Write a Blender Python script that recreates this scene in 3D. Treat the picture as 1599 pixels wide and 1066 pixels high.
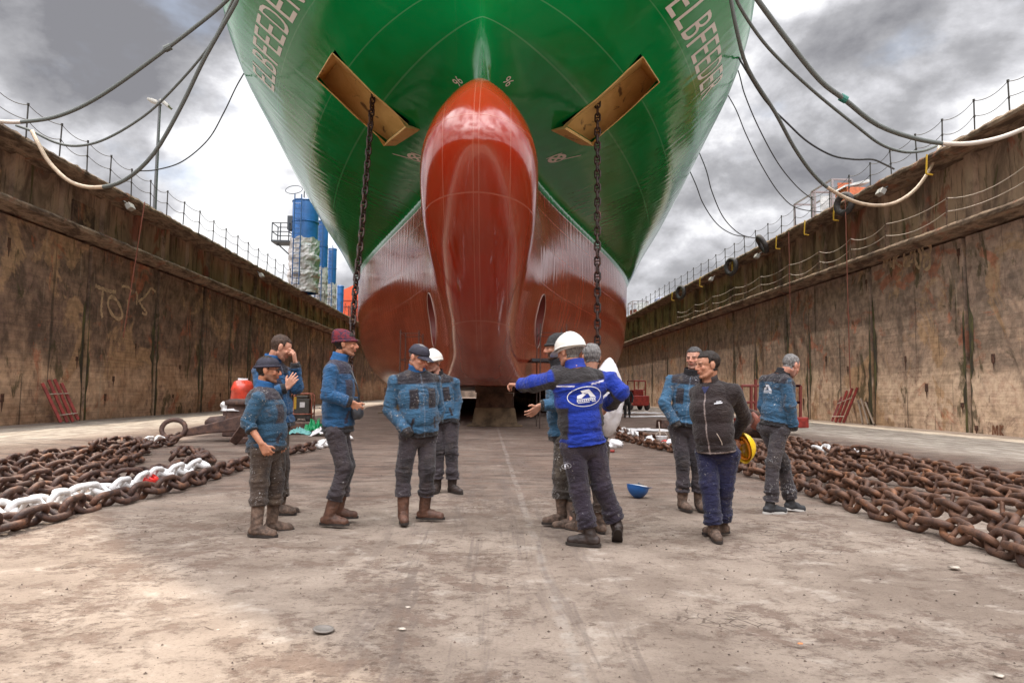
import bpy, bmesh, math, random
import numpy as np
from mathutils import Vector, Matrix, Euler
from mathutils.bvhtree import BVHTree
from mathutils import noise as mnoise
random.seed(7)
rng = np.random.default_rng(7)
R = math.radians
scene = bpy.context.scene
for o in list(bpy.data.objects): bpy.data.objects.remove(o)
COL = scene.collection

# ---------------------------------------------------------------- camera
CAM_H = 1.27
FPX = 1066.0                      # focal length in pixels of the 1599 px wide photograph (24 mm)
yaw = math.atan((800-760)/FPX); pitch = math.atan((613-533)/FPX); roll = 0.010
cam_rot = Matrix.Rotation(-yaw,3,'Z') @ Matrix.Rotation(math.pi/2+pitch,3,'X') @ Matrix.Rotation(roll,3,'Z')
cam_pos = Vector((0,0,CAM_H))
cd = bpy.data.cameras.new('camera'); cam = bpy.data.objects.new('camera', cd); COL.objects.link(cam)
cd.sensor_width = 36.0; cd.lens = 36.0*FPX/1599; cd.clip_start = 0.05; cd.clip_end = 3000
cam.matrix_world = Matrix.Translation(cam_pos) @ cam_rot.to_4x4()
scene.camera = cam
def ray(px, py): return cam_rot @ Vector(((px-799.5)/FPX, -(py-533)/FPX, -1.0))
def at(px, py, Y): d = ray(px,py); return cam_pos + d*(Y/d.y)            # point at distance Y down the dock
def gnd(px, py, z=0.0): d = ray(px,py); return cam_pos + d*((z-CAM_H)/d.z)
def atx(px, py, X): d = ray(px,py); return cam_pos + d*(X/d.x)

# ---------------------------------------------------------------- light
SUN_DIR = Vector((-3.7, 9.7, 20.0)).normalized()
sun_el = math.asin(SUN_DIR.z); sun_az = math.atan2(SUN_DIR.x, SUN_DIR.y)
sl = bpy.data.lights.new('sun','SUN'); sl.energy = 3.8; sl.angle = R(0.8); sl.color = (1.0,0.90,0.76)
sun = bpy.data.objects.new('sun', sl); COL.objects.link(sun)
sun.rotation_euler = SUN_DIR.to_track_quat('Z','Y').to_euler()
scene.view_settings.view_transform = 'Standard'; scene.view_settings.look = 'None'
scene.view_settings.gamma = 1.0; scene.view_settings.exposure = 0.34
scene.render.engine = 'CYCLES'

def N(nt, typ, ins=None, **props):
    n = nt.nodes.new(typ)
    for k,v in props.items(): setattr(n,k,v)
    for k,v in (ins or {}).items():
        s = n.inputs[k]
        if isinstance(v, bpy.types.NodeSocket): nt.links.new(v, s)
        elif isinstance(v, bpy.types.Node): nt.links.new(v.outputs[0], s)
        else:
            if hasattr(s,'default_value') and isinstance(v,(tuple,list)) and s.type=='RGBA' and len(v)==3: v=(*v,1.0)
            s.default_value = v
    return n
def M_(nt, op, a, b=0.0, c=None, clamp=False):
    ins={0:a,1:b}
    if c is not None: ins[2]=c
    return N(nt,'ShaderNodeMath',ins,operation=op,use_clamp=clamp).outputs[0]
def NOISE(nt, vec, scale, detail=4, rough=0.6, dist=0.0):
    return N(nt,'ShaderNodeTexNoise',{'Vector':vec,'Scale':scale,'Detail':detail,'Roughness':rough,'Distortion':dist}).outputs[0]
def MR(nt, v, a, b, c=0.0, d=1.0):
    return N(nt,'ShaderNodeMapRange',{0:v,1:a,2:b,3:c,4:d},interpolation_type='SMOOTHSTEP').outputs[0]
def MIX(nt, f, a, b, mode='MIX'):
    n = nt.nodes.new('ShaderNodeMix'); n.data_type='RGBA'; n.blend_type=mode
    for i,v in ((0,f),(6,a),(7,b)):
        s=n.inputs[i]
        if isinstance(v,bpy.types.NodeSocket): nt.links.new(v,s)
        else: s.default_value = v if not isinstance(v,(tuple,list)) else (*v[:3],1.0)
    return n.outputs[2]
def MAP(nt, vec, scale=(1,1,1), loc=(0,0,0), rot=(0,0,0)):
    return N(nt,'ShaderNodeMapping',{'Vector':vec,'Scale':scale,'Location':loc,'Rotation':rot}).outputs[0]
def SEP(nt, vec): return N(nt,'ShaderNodeSeparateXYZ',{0:vec}).outputs

# ---------------------------------------------------------------- world: thin blue sky behind broken cloud
w = bpy.data.worlds.new('World'); scene.world = w; w.use_nodes = True
nt = w.node_tree; nt.nodes.clear()
out = N(nt,'ShaderNodeOutputWorld'); tc = N(nt,'ShaderNodeTexCoord').outputs['Generated']
sky = N(nt,'ShaderNodeTexSky',sky_type='NISHITA',sun_disc=False,sun_elevation=sun_el,sun_rotation=sun_az,altitude=0.0)
xyz = SEP(nt,tc)
pl = MAP(nt,tc,(1.0,1.0,1.6))
def blob(ax, el, rad, soft):
    d = Vector((math.sin(R(ax))*math.cos(R(el)), math.cos(R(ax))*math.cos(R(el)), math.sin(R(el))))
    dp = N(nt,'ShaderNodeVectorMath',{0:tc,1:tuple(d)},operation='DOT_PRODUCT').outputs['Value']
    return MR(nt,dp,math.cos(R(rad)),math.cos(R(max(rad-soft,0.1))))
big = NOISE(nt,MAP(nt,pl,loc=(3.1,1.7,0)),2.3,4,0.5,0.0)
mid = NOISE(nt,MAP(nt,pl,loc=(7.3,2.2,0.4)),4.4,11,0.58,0.12)
f = M_(nt,'ADD',M_(nt,'MULTIPLY',big,0.70),M_(nt,'MULTIPLY',mid,1.10))
f = M_(nt,'ADD',f,-0.300)
f = M_(nt,'ADD',f,M_(nt,'MULTIPLY',blob(-33,31,15,14),-0.15))
f = M_(nt,'ADD',f,M_(nt,'MULTIPLY',blob(30,22,9,8),-0.10))
f = M_(nt,'ADD',f,M_(nt,'MULTIPLY',blob(-22,19,8,8),0.12))
f = M_(nt,'ADD',f,M_(nt,'MULTIPLY',blob(24,10,9,8),0.10))
f = M_(nt,'ADD',f,M_(nt,'MULTIPLY',M_(nt,'ADD',blob(-58,17,20,14),blob(58,17,20,14)),0.22))  # bright sky patches added at both sides for reflections on the hull
cr = N(nt,'ShaderNodeValToRGB',{0:f}); e = cr.color_ramp
e.elements[0].position=0.36; e.elements[0].color=(0.22,0.22,0.24,1)
e.elements[1].position=0.74; e.elements[1].color=(1.05,1.05,1.05,1)
x=e.elements.new(0.49); x.color=(0.38,0.38,0.40,1)
x=e.elements.new(0.57); x.color=(0.58,0.58,0.61,1)
x=e.elements.new(0.64); x.color=(0.86,0.86,0.88,1)
gap = MR(nt,NOISE(nt,MAP(nt,pl,loc=(1.3,9.2,2.0)),2.9,6,0.55,0.1),0.58,0.70)
skyc = MIX(nt,1.0,sky.outputs[0],(0.11,0.11,0.11),'MULTIPLY')
skyc = MIX(nt,0.5,skyc,(0.55,0.62,0.72))
col = MIX(nt,M_(nt,'MULTIPLY',gap,0.55),cr.outputs[0],skyc)
# sky made brighter overhead and behind the camera, as added fill light
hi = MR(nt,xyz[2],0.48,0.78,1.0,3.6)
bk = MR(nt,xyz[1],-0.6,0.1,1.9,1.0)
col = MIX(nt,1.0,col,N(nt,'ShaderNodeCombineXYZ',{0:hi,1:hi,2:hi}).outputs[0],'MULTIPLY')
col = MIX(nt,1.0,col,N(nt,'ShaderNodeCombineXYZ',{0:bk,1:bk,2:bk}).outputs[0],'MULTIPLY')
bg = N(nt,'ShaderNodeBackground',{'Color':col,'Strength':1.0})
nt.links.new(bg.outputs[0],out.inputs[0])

# ---------------------------------------------------------------- helpers
def tag(o, label=None, cat=None, group=None, kind=None):
    if label: o['label']=label
    if cat: o['category']=cat
    if group: o['group']=group
    if kind: o['kind']=kind
    return o
def empty(name, loc=(0,0,0), rz=0):
    o = bpy.data.objects.new(name,None); COL.objects.link(o); o.location=loc; o.rotation_euler=(0,0,rz)
    o.empty_display_size=0.2; return o
def link(name, me, parent=None):
    o = bpy.data.objects.new(name,me); COL.objects.link(o)
    if parent is not None: o.parent=parent
    return o
class MB:
    def __init__(s): s.v=[]; s.f=[]; s.m=[]
    def add(s, vs, fs, mi=0):
        b=len(s.v); s.v.extend([tuple(v) for v in vs]); s.f.extend([tuple(i+b for i in f) for f in fs]); s.m.extend([mi]*len(fs)); return s
    def box(s, c, size, rot=None, mi=0, taper=1.0):
        hx,hy,hz=[a/2 for a in size]; vs=[]
        for z in (-1,1):
            t = taper if z>0 else 1.0
            for x,y in ((-1,-1),(1,-1),(1,1),(-1,1)): vs.append(Vector((x*hx*t,y*hy*t,z*hz)))
        if rot is not None: vs=[rot@v for v in vs]
        c=Vector(c)
        return s.add([v+c for v in vs],[(3,2,1,0),(4,5,6,7),(0,1,5,4),(1,2,6,5),(2,3,7,6),(3,0,4,7)],mi)
    def tube(s, pts, r, n=8, mi=0, closed=False, caps=True):
        pts=[Vector(p) for p in pts]; k=len(pts); rs = r if isinstance(r,(list,tuple)) else [r]*k
        rings=[]; up=None
        for i,p in enumerate(pts):
            if closed: t=(pts[(i+1)%k]-pts[i-1]).normalized()
            else: t=(pts[min(i+1,k-1)]-pts[max(i-1,0)]).normalized()
            if up is None:
                up = Vector((0,0,1)) if abs(t.z)<0.9 else Vector((1,0,0))
            a=(up-t*up.dot(t)).normalized(); b=t.cross(a); up=a
            rings.append([p+(a*math.cos(2*math.pi*j/n)+b*math.sin(2*math.pi*j/n))*rs[i] for j in range(n)])
        vs=[v for rg in rings for v in rg]; fs=[]
        for i in range(k if closed else k-1):
            i2=(i+1)%k
            for j in range(n):
                fs.append((i*n+j,i*n+(j+1)%n,i2*n+(j+1)%n,i2*n+j))
        if not closed and caps: fs.append(tuple(range(n))[::-1]); fs.append(tuple((k-1)*n+j for j in range(n)))
        return s.add(vs,fs,mi)
    def lathe(s, prof, c=(0,0,0), n=24, rot=None, mi=0, sx=1, sy=1):
        vs=[];fs=[]; c=Vector(c)
        for (r,z) in prof:
            for j in range(n):
                v=Vector((r*math.cos(2*math.pi*j/n)*sx,r*math.sin(2*math.pi*j/n)*sy,z))
                if rot is not None: v=rot@v
                vs.append(v+c)
        for i in range(len(prof)-1):
            for j in range(n): fs.append((i*n+j,i*n+(j+1)%n,(i+1)*n+(j+1)%n,(i+1)*n+j))
        return s.add(vs,fs,mi)
    def prism(s, poly, ax, a, b, mi=0):
        # poly: 2D points in the plane normal to axis ax, extruded from a to b
        def P(p,t): return {0:(t,p[0],p[1]),1:(p[0],t,p[1]),2:(p[0],p[1],t)}[ax]
        n=len(poly); vs=[P(p,a) for p in poly]+[P(p,b) for p in poly]
        fs=[tuple(range(n)),tuple(range(2*n-1,n-1,-1))]+[(i,i+n,(i+1)%n+n,(i+1)%n) for i in range(n)]
        return s.add(vs,fs,mi)
    def mesh(s, name, mats, smooth=False):
        me=bpy.data.meshes.new(name); me.from_pydata(s.v,[],s.f)
        if not isinstance(mats,(list,tuple)): mats=[mats]
        for m in mats: me.materials.append(m)
        me.polygons.foreach_set('material_index',s.m)
        if smooth: me.polygons.foreach_set('use_smooth',[True]*len(s.f))
        bm=bmesh.new(); bm.from_mesh(me); bmesh.ops.recalc_face_normals(bm,faces=bm.faces); bm.to_mesh(me); bm.free()
        me.update(); return me
    def build(s, name, mats, parent=None, smooth=False, bevel=0, auto=None):
        o=link(name,s.mesh(name,mats,smooth),parent)
        if bevel:
            b=o.modifiers.new('bevel','BEVEL'); b.width=bevel; b.segments=2; b.limit_method='ANGLE'
        return o
def mat(name, base=(0.5,0.5,0.5), rough=0.6, metal=0.0, coat=0.0, var=0.0, vscale=3.0, bump=0.0, bscale=30.0, fn=None, spec=0.5):
    m=bpy.data.materials.new(name); m.use_nodes=True; nt=m.node_tree; b=nt.nodes['Principled BSDF']
    b.inputs['Base Color'].default_value=(*base,1); b.inputs['Roughness'].default_value=rough; b.inputs['Metallic'].default_value=metal
    b.inputs['Coat Weight'].default_value=coat; b.inputs['Specular IOR Level'].default_value=spec
    obj=N(nt,'ShaderNodeTexCoord').outputs['Object']
    if var:
        n=NOISE(nt,obj,vscale,6,0.65)
        c=MIX(nt,MR(nt,n,0.35,0.65),tuple(x*(1-var) for x in base),tuple(min(1,x*(1+var)) for x in base))
        nt.links.new(c,b.inputs['Base Color'])
    if bump:
        n=NOISE(nt,obj,bscale,5,0.6)
        bb=N(nt,'ShaderNodeBump',{'Height':n,'Strength':bump,'Distance':0.02}); nt.links.new(bb.outputs[0],b.inputs['Normal'])
    if fn: fn(nt,b,obj)
    return m
# ---------------------------------------------------------------- floor
def f_floor(nt,b,obj):
    s=SEP(nt,obj)
    base=MIX(nt,MR(nt,NOISE(nt,obj,0.8,7,0.65,0.3),0.36,0.64),(0.26,0.20,0.158),(0.40,0.32,0.258))
    # brown mud, smeared and flaking
    zone=MR(nt,NOISE(nt,MAP(nt,obj,loc=(9,2,0)),0.55,4,0.6,0.3),0.40,0.60)
    st=M_(nt,'ADD',NOISE(nt,obj,3.4,12,0.80,0.1),M_(nt,'MULTIPLY',zone,0.07))
    base=MIX(nt,M_(nt,'MULTIPLY',MR(nt,st,0.545,0.62),0.78),base,(0.19,0.13,0.10))
    st2=M_(nt,'ADD',NOISE(nt,MAP(nt,obj,(1,1.6,1),loc=(3,3,0)),11,10,0.78,0.1),M_(nt,'MULTIPLY',zone,0.05))
    base=MIX(nt,M_(nt,'MULTIPLY',MR(nt,st2,0.57,0.63),0.75),base,(0.13,0.09,0.07))
    fine=NOISE(nt,obj,55,8,0.8)
    base=MIX(nt,M_(nt,'MULTIPLY',MR(nt,fine,0.50,0.66),0.55),base,(0.16,0.115,0.09))
    sp=NOISE(nt,MAP(nt,obj,loc=(1,7,0)),70,2,0.5)
    base=MIX(nt,MR(nt,sp,0.735,0.76),base,(0.05,0.035,0.03))
    pale=NOISE(nt,MAP(nt,obj,(1,1.2,1),loc=(5,3,0)),2.6,10,0.72,0.2)
    base=MIX(nt,M_(nt,'MULTIPLY',MR(nt,pale,0.54,0.66),0.55),base,(0.54,0.46,0.39))
    vo=N(nt,'ShaderNodeTexVoronoi',{'Vector':MAP(nt,obj,(1,1,1)),'Scale':9.0},feature='DISTANCE_TO_EDGE').outputs[0]
    ck=M_(nt,'MULTIPLY',MR(nt,vo,0.012,0.05,1,0),MR(nt,NOISE(nt,MAP(nt,obj,loc=(4,1,8)),1.3,5,0.6,0.5),0.60,0.68))
    base=MIX(nt,M_(nt,'MULTIPLY',ck,0.85),base,(0.10,0.07,0.055))
    # wet, dark and greyer further into the dock, with wheel tracks
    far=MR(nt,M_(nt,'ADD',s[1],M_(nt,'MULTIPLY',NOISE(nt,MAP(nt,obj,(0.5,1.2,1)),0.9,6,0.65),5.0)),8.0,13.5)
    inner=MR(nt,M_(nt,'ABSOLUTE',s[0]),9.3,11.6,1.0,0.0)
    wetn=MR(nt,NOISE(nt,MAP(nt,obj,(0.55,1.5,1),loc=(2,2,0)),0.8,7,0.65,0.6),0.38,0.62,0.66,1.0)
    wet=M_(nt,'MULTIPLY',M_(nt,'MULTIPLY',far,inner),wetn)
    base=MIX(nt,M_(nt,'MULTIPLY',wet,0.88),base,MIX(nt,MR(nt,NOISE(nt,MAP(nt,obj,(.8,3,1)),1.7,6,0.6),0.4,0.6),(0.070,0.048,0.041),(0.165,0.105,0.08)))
    tr=NOISE(nt,MAP(nt,obj,(1.6,0.12,1)),3.0,4,0.7,0.5)
    mid=MR(nt,M_(nt,'ABSOLUTE',M_(nt,'ADD',s[0],-0.05)),0.5,1.3,1.0,0.0)
    base=MIX(nt,M_(nt,'MULTIPLY',M_(nt,'MULTIPLY',MR(nt,tr,0.5,0.62),mid),0.55),base,(0.17,0.13,0.11))
    # thin wheel scratches along the dock
    for x0,wd in ((0.28,0.02),(0.16,0.012),(0.44,0.05),(-0.62,0.03)):
        wob=M_(nt,'MULTIPLY',M_(nt,'SUBTRACT',NOISE(nt,MAP(nt,obj,(0,0.6,0)),1.0,3,0.5),0.5),0.06)
        d=M_(nt,'ABSOLUTE',M_(nt,'ADD',M_(nt,'ADD',s[0],wob),-x0))
        base=MIX(nt,M_(nt,'MULTIPLY',MR(nt,d,wd*0.4,wd,0.26,0.0),MR(nt,NOISE(nt,obj,5,4,0.7),0.4,0.6)),base,(0.15,0.11,0.1) if wd<0.04 else (0.5,0.45,0.4))
    # paler sides of the dock bottom, darker along the wall foot
    side=MR(nt,M_(nt,'ABSOLUTE',s[0]),9.8,12.0)
    base=MIX(nt,M_(nt,'MULTIPLY',side,0.8),base,MIX(nt,MR(nt,NOISE(nt,MAP(nt,obj,(2,.5,1)),1.6,8,0.7),0.42,0.62),(0.33,0.28,0.235),(0.60,0.53,0.45)))
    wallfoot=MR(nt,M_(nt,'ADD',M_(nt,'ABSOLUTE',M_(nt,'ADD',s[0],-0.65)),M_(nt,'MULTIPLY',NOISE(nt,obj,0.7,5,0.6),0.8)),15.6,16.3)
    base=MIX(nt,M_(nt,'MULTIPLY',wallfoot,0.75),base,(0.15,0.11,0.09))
    nt.links.new(base,b.inputs['Base Color'])
    h=M_(nt,'ADD',M_(nt,'MULTIPLY',NOISE(nt,MAP(nt,obj,(1,1.2,1)),5,12,0.78),1.0),M_(nt,'SUBTRACT',M_(nt,'MULTIPLY',fine,0.3),M_(nt,'MULTIPLY',MR(nt,st,0.53,0.60),0.12)))
    nt.links.new(N(nt,'ShaderNodeBump',{'Height':h,'Strength':0.75,'Distance':0.06}).outputs[0],b.inputs['Normal'])
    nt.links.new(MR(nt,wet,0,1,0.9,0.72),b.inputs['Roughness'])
m_floor=mat('dock_floor_concrete',fn=f_floor,rough=0.9,spec=0.2)
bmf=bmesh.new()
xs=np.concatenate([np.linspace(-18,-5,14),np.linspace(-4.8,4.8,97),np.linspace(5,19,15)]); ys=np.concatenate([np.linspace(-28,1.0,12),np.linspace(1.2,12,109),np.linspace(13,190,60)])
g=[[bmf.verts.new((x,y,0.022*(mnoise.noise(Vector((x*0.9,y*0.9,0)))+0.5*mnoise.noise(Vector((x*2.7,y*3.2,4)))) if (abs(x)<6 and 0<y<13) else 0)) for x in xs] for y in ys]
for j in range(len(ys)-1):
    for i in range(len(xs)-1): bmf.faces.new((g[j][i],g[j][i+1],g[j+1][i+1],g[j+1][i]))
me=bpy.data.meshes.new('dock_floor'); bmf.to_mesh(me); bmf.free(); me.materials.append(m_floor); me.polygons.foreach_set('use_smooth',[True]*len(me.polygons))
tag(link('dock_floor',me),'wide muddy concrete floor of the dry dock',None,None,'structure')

# ---------------------------------------------------------------- dock walls
def f_wall(tint, seed, pit=0.0):
    def fn(nt,b,obj):
        s=SEP(nt,obj)
        p=MAP(nt,obj,loc=(seed,seed*1.7,0))
        big=NOISE(nt,MAP(nt,p,(1,0.6,0.8)),0.55,6,0.6,0.4)
        base=MIX(nt,MR(nt,big,0.35,0.65),(0.34+.14*pit,0.21+.14*pit,0.13+.12*pit),(0.50+.10*pit,0.345+.10*pit,0.235+.10*pit))
        # black tidal growth above about three metres, with a ragged lower edge and a bleached zone
        edge=M_(nt,'ADD',s[2],M_(nt,'MULTIPLY',M_(nt,'SUBTRACT',NOISE(nt,MAP(nt,p,(1,0.55,0.5)),0.6,7,0.62,0.3),0.5),4.2))
        dark=MR(nt,edge,1.9,3.1)
        drk=MIX(nt,MR(nt,NOISE(nt,MAP(nt,p,(1,.8,.6)),1.6,8,0.7,0.5),0.38,0.62),(0.045+.045*pit,0.031+.035*pit,0.027+.03*pit),(0.20+.08*pit,0.128+.06*pit,0.092+.05*pit))
        base=MIX(nt,M_(nt,'MULTIPLY',dark,tint),base,drk)
        # patches where the growth has come away, often along the board lines
        pt=NOISE(nt,MAP(nt,p,(1,0.75,0.60),loc=(0,4,9)),0.55,8,0.66,0.7)
        base=MIX(nt,M_(nt,'MULTIPLY',MR(nt,pt,0.55,0.60),0.8),base,(0.37,0.235,0.135))
        pt2=NOISE(nt,MAP(nt,p,(1,0.9,0.6),loc=(0,9,2)),1.3,9,0.7,0.5)
        base=MIX(nt,M_(nt,'MULTIPLY',MR(nt,pt2,0.57,0.62),0.6),base,(0.20,0.125,0.095))
        rs=NOISE(nt,MAP(nt,p,(1,0.7,0.7),loc=(0,14,3)),0.75,8,0.66,0.9)
        base=MIX(nt,M_(nt,'MULTIPLY',MR(nt,rs,0.575,0.64),0.62),base,(0.36,0.115,0.06))
        ms=NOISE(nt,MAP(nt,p,(1,1.2,0.5),loc=(0,24,3)),0.8,8,0.7,0.6)
        base=MIX(nt,M_(nt,'MULTIPLY',MR(nt,ms,0.57,0.64),0.75),base,(0.05,0.045,0.018))
        # vertical runs
        dr=NOISE(nt,MAP(nt,p,(1,4,0.16),loc=(0,3,1)),0.8,5,0.6,0.1)
        base=MIX(nt,M_(nt,'MULTIPLY',MR(nt,dr,0.615,0.68),0.7),base,(0.04,0.03,0.024))
        dr2=NOISE(nt,MAP(nt,p,(1,5,0.24),loc=(0,33,7)),0.8,7,0.68,0.1)
        base=MIX(nt,M_(nt,'MULTIPLY',MR(nt,dr2,0.62,0.69),0.6),base,(0.42,0.33,0.24))
        # board marks and grain
        bd=NOISE(nt,MAP(nt,p,(1,0.22,7)),1.0,3,0.6,0.2)
        base=MIX(nt,M_(nt,'MULTIPLY',MR(nt,bd,0.46,0.60),0.28-0.12*pit),base,MIX(nt,0.6,base,(0.04,0.03,0.03)))
        gr=NOISE(nt,p,3,10,0.62)
        base=MIX(nt,0.55,base,MIX(nt,MR(nt,gr,0.3,0.7),(0.25,0.25,0.25),(0.78,0.78,0.78)),'OVERLAY')
        nt.links.new(base,b.inputs['Base Color'])
        h=M_(nt,'ADD',M_(nt,'MULTIPLY',bd,0.8-0.45*pit),M_(nt,'ADD',M_(nt,'MULTIPLY',gr,0.5),M_(nt,'MULTIPLY',pt,0.6)))
        nt.links.new(N(nt,'ShaderNodeBump',{'Height':h,'Strength':0.6,'Distance':0.06}).outputs[0],b.inputs['Normal'])
    return fn
m_wallL=mat('stained_wall_concrete',fn=f_wall(0.85,3.0),rough=0.85,spec=0.25)
m_wallR=mat('stained_wall_concrete_sunlit',fn=f_wall(0.72,11.0,1.0),rough=0.85,spec=0.25)  # paler copy: sunlight on the right wall put into its colour
def f_upper(nt,b,obj):
    a=NOISE(nt,MAP(nt,obj,(1,1.0,0.5)),0.9,7,0.65,0.6)
    base=MIX(nt,MR(nt,a,0.36,0.62),(0.15,0.10,0.072),(0.42,0.29,0.20))
    base=MIX(nt,M_(nt,'MULTIPLY',MR(nt,NOISE(nt,MAP(nt,obj,(1,.8,.6),loc=(0,7,0)),0.8,6,0.6,0.7),0.58,0.66),0.8),base,(0.30,0.10,0.06))
    base=MIX(nt,M_(nt,'MULTIPLY',MR(nt,NOISE(nt,MAP(nt,obj,(1,2,.4),loc=(0,17,0)),1.1,6,0.6,0.5),0.57,0.66),0.75),base,(0.06,0.065,0.02))
    base=MIX(nt,M_(nt,'MULTIPLY',MR(nt,NOISE(nt,MAP(nt,obj,(1,5,.3),loc=(0,27,0)),1.4,7,0.7),0.56,0.66),0.7),base,(0.05,0.038,0.03))
    base=MIX(nt,M_(nt,'MULTIPLY',MR(nt,NOISE(nt,MAP(nt,obj,(1,4,.5),loc=(0,37,0)),1.0,7,0.7),0.60,0.70),0.5),base,(0.38,0.28,0.2))
    nt.links.new(base,b.inputs['Base Color'])
    nt.links.new(N(nt,'ShaderNodeBump',{'Height':NOISE(nt,obj,6,9,0.75),'Strength':0.6,'Distance':0.06}).outputs[0],b.inputs['Normal'])
m_upper=mat('upper_wall_concrete',fn=f_upper,rough=0.85,spec=0.25)
def f_ledge(nt,b,obj):
    a=NOISE(nt,MAP(nt,obj,(2,.7,2)),1.6,9,0.72,0.4)
    base=MIX(nt,MR(nt,a,0.38,0.62),(0.10,0.068,0.05),(0.33,0.24,0.17))
    base=MIX(nt,M_(nt,'MULTIPLY',MR(nt,NOISE(nt,MAP(nt,obj,(1,1,1),loc=(4,0,0)),1.2,6,0.6,0.7),0.58,0.68),0.6),base,(0.30,0.12,0.07))
    nt.links.new(base,b.inputs['Base Color'])
    nt.links.new(N(nt,'ShaderNodeBump',{'Height':NOISE(nt,obj,5,9,0.75),'Strength':0.8,'Distance':0.08}).outputs[0],b.inputs['Normal'])
m_ledge=mat('weathered_edge_concrete',fn=f_ledge,rough=0.9,spec=0.25)
m_groove=mat('wet_black_groove',(0.028,0.022,0.014),0.6,var=0.5,vscale=1.5,bump=0.5,bscale=5)
def f_moss(nt,b,obj):
    a=NOISE(nt,MAP(nt,obj,(3,3,.5)),2.2,7,0.7)
    base=MIX(nt,MR(nt,a,0.42,0.62),(0.028,0.022,0.014),(0.085,0.08,0.022))
    nt.links.new(base,b.inputs['Base Color'])
m_moss=mat('mossy_seam',fn=f_moss,rough=0.8)
m_rustpost=mat('rusty_post',(0.16,0.10,0.07),0.75,0.3,var=0.4,vscale=8)
m_post=mat('dark_steel_post',(0.06,0.055,0.05),0.6,0.4)
m_rope=mat('grey_rope',(0.10,0.09,0.08),0.8)
Y0,Y1=-24.0,178.0
def ragged_strip(mb, s, xo, xi, zt, zb, y0, y1, step, amp, lipz=0.0, soff=0.0):
    # a long edge beam with a chipped nose: xo outer (wall side), xi nose
    rg=random.Random(int(abs(xi)*10)+int(zt*10)); ys=np.arange(y0,y1+step,step); rows=[]
    for y in ys:
        a=amp*(rg.random()-0.5)*2; c=amp*rg.random()
        rows.append([(xo,y,zt+lipz),(xi+s*(0.05+c*0.5),y,zt+a*0.35),(xi+s*c*0.4,y,zt-0.06-c*0.25),(xi+s*c*0.3,y,zt-(zt-zb)*0.5),(xi+s*0.04,y,zb+soff*0.0),(xo,y,zb-soff)])
    k=6; vs=[v for r in rows for v in r]; fs=[]
    for i in range(len(rows)-1):
        for j in range(k): fs.append((i*k+j,i*k+(j+1)%k,(i+1)*k+(j+1)%k,(i+1)*k+j))
    fs.append(tuple(range(k))); fs.append(tuple((len(rows)-1)*k+j for j in range(k)))
    mb.add(vs,fs)
def dock_wall(s, X, ledge_x, zl, cap_x, zc, grooves, gw, m_main, label):
    root=empty('dock_wall',(X,0,0)); tag(root,label,'dock wall')
    off=lambda mb: [tuple((v[0]-X,v[1],v[2])) for v in mb.v]
    def B(mb,name,mt,**k): mb.v=off(mb); return mb.build(name,mt,root,**k)
    # panels between the grooves
    cuts=[Y0]+list(grooves)+[Y1]
    for a,b_ in zip(cuts[:-1],cuts[1:]):
        mb=MB(); ya=a+(gw/2 if a!=Y0 else 0); yb=b_-(gw/2 if b_!=Y1 else 0)
        mb.box((X+s*0.5,(ya+yb)/2,(zl-0.5)/2-0.1),(1.0,yb-ya,zl-0.5+0.2)); B(mb,'wall_panel',m_main)
    mb=MB(); mb.box((X+s*0.66,(Y0+Y1)/2,3.4),(0.8,Y1-Y0-0.2,7.0)); B(mb,'groove_backing',m_groove)
    # algae run-off beside the grooves
    rg=random.Random(int(X*7))
    for gy in grooves:
        if gy<10 or gy>75: continue
        mb=MB(); w0=gw*0.5+0.14*rg.random()+0.08; pts=[]; ztop=zl-1.0-rg.random()*2.2; n=16
        vs=[];
        for i in range(n+1):
            z=0.0+ztop*i/n; t=1-i/n
            wa=w0+0.22*rg.random()*(0.4+math.sin(math.pi*t)); vs+= [(X-s*0.012,gy-wa*0.9*(0.35+0.65*math.sin(math.pi*min(1,t*1.2))),z),(X-s*0.012,gy-gw/2,z),(X-s*0.012,gy+gw/2,z),(X-s*0.012,gy+wa*(0.3+0.7*t),z)]
        fs=[]
        for i in range(n):
            for j in (0,2): fs.append((4*i+j,4*i+j+1,4*i+j+5,4*i+j+4))
        mb.add(vs,fs); B(mb,'algae_stain',m_moss)
    mb=MB(); ragged_strip(mb,s,X+s*0.9,ledge_x,zl,zl-0.22,Y0,Y1,0.35,0.07,0.03,0.45); B(mb,'ledge',m_ledge)
    # upper wall, set back, with pilasters and shallow dark bays
    ux=X+s*0.30
    mb=MB(); mb.box((ux+s*0.5,(Y0+Y1)/2,(zl+zc)/2-0.1),(1.0,Y1-Y0,zc-zl+0.2)); B(mb,'upper_wall',m_upper)
    mb=MB(); mb2=MB(); y=Y0+1.0
    while y<Y1:
        mb.box((ux-s*0.09,y,(zl+zc)/2-0.1),(0.2,0.45,zc-zl-0.2))
        if rg.random()<0.3: mb2.box((ux-s*0.03,y+1.3,zl+0.62+0.1*rg.random()),(0.10,1.5,0.9))
        y+=2.75
    B(mb,'pilaster',m_upper); B(mb2,'rubbing_panel',m_wallL)
    mb=MB(); ragged_strip(mb,s,X+s*1.6,cap_x,zc,zc-0.20,Y0,Y1,0.28,0.11,0.06,0.45); B(mb,'coping',m_ledge)
    return root
XL,XR=-16.1,17.4
gl=[6.5,12,17.2,22.5,28.0,33.8,39.2,43.6,47.0,52,57.5,63,68,73,79,85,91,98,105,112,120,130,140,150,160]
gr_=[5,12,18,24.0,30.1,36.2,38.9,43.5,47.3,53,59,65,71,77,83,90,97,104,112,120,130,140,150,160]
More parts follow.
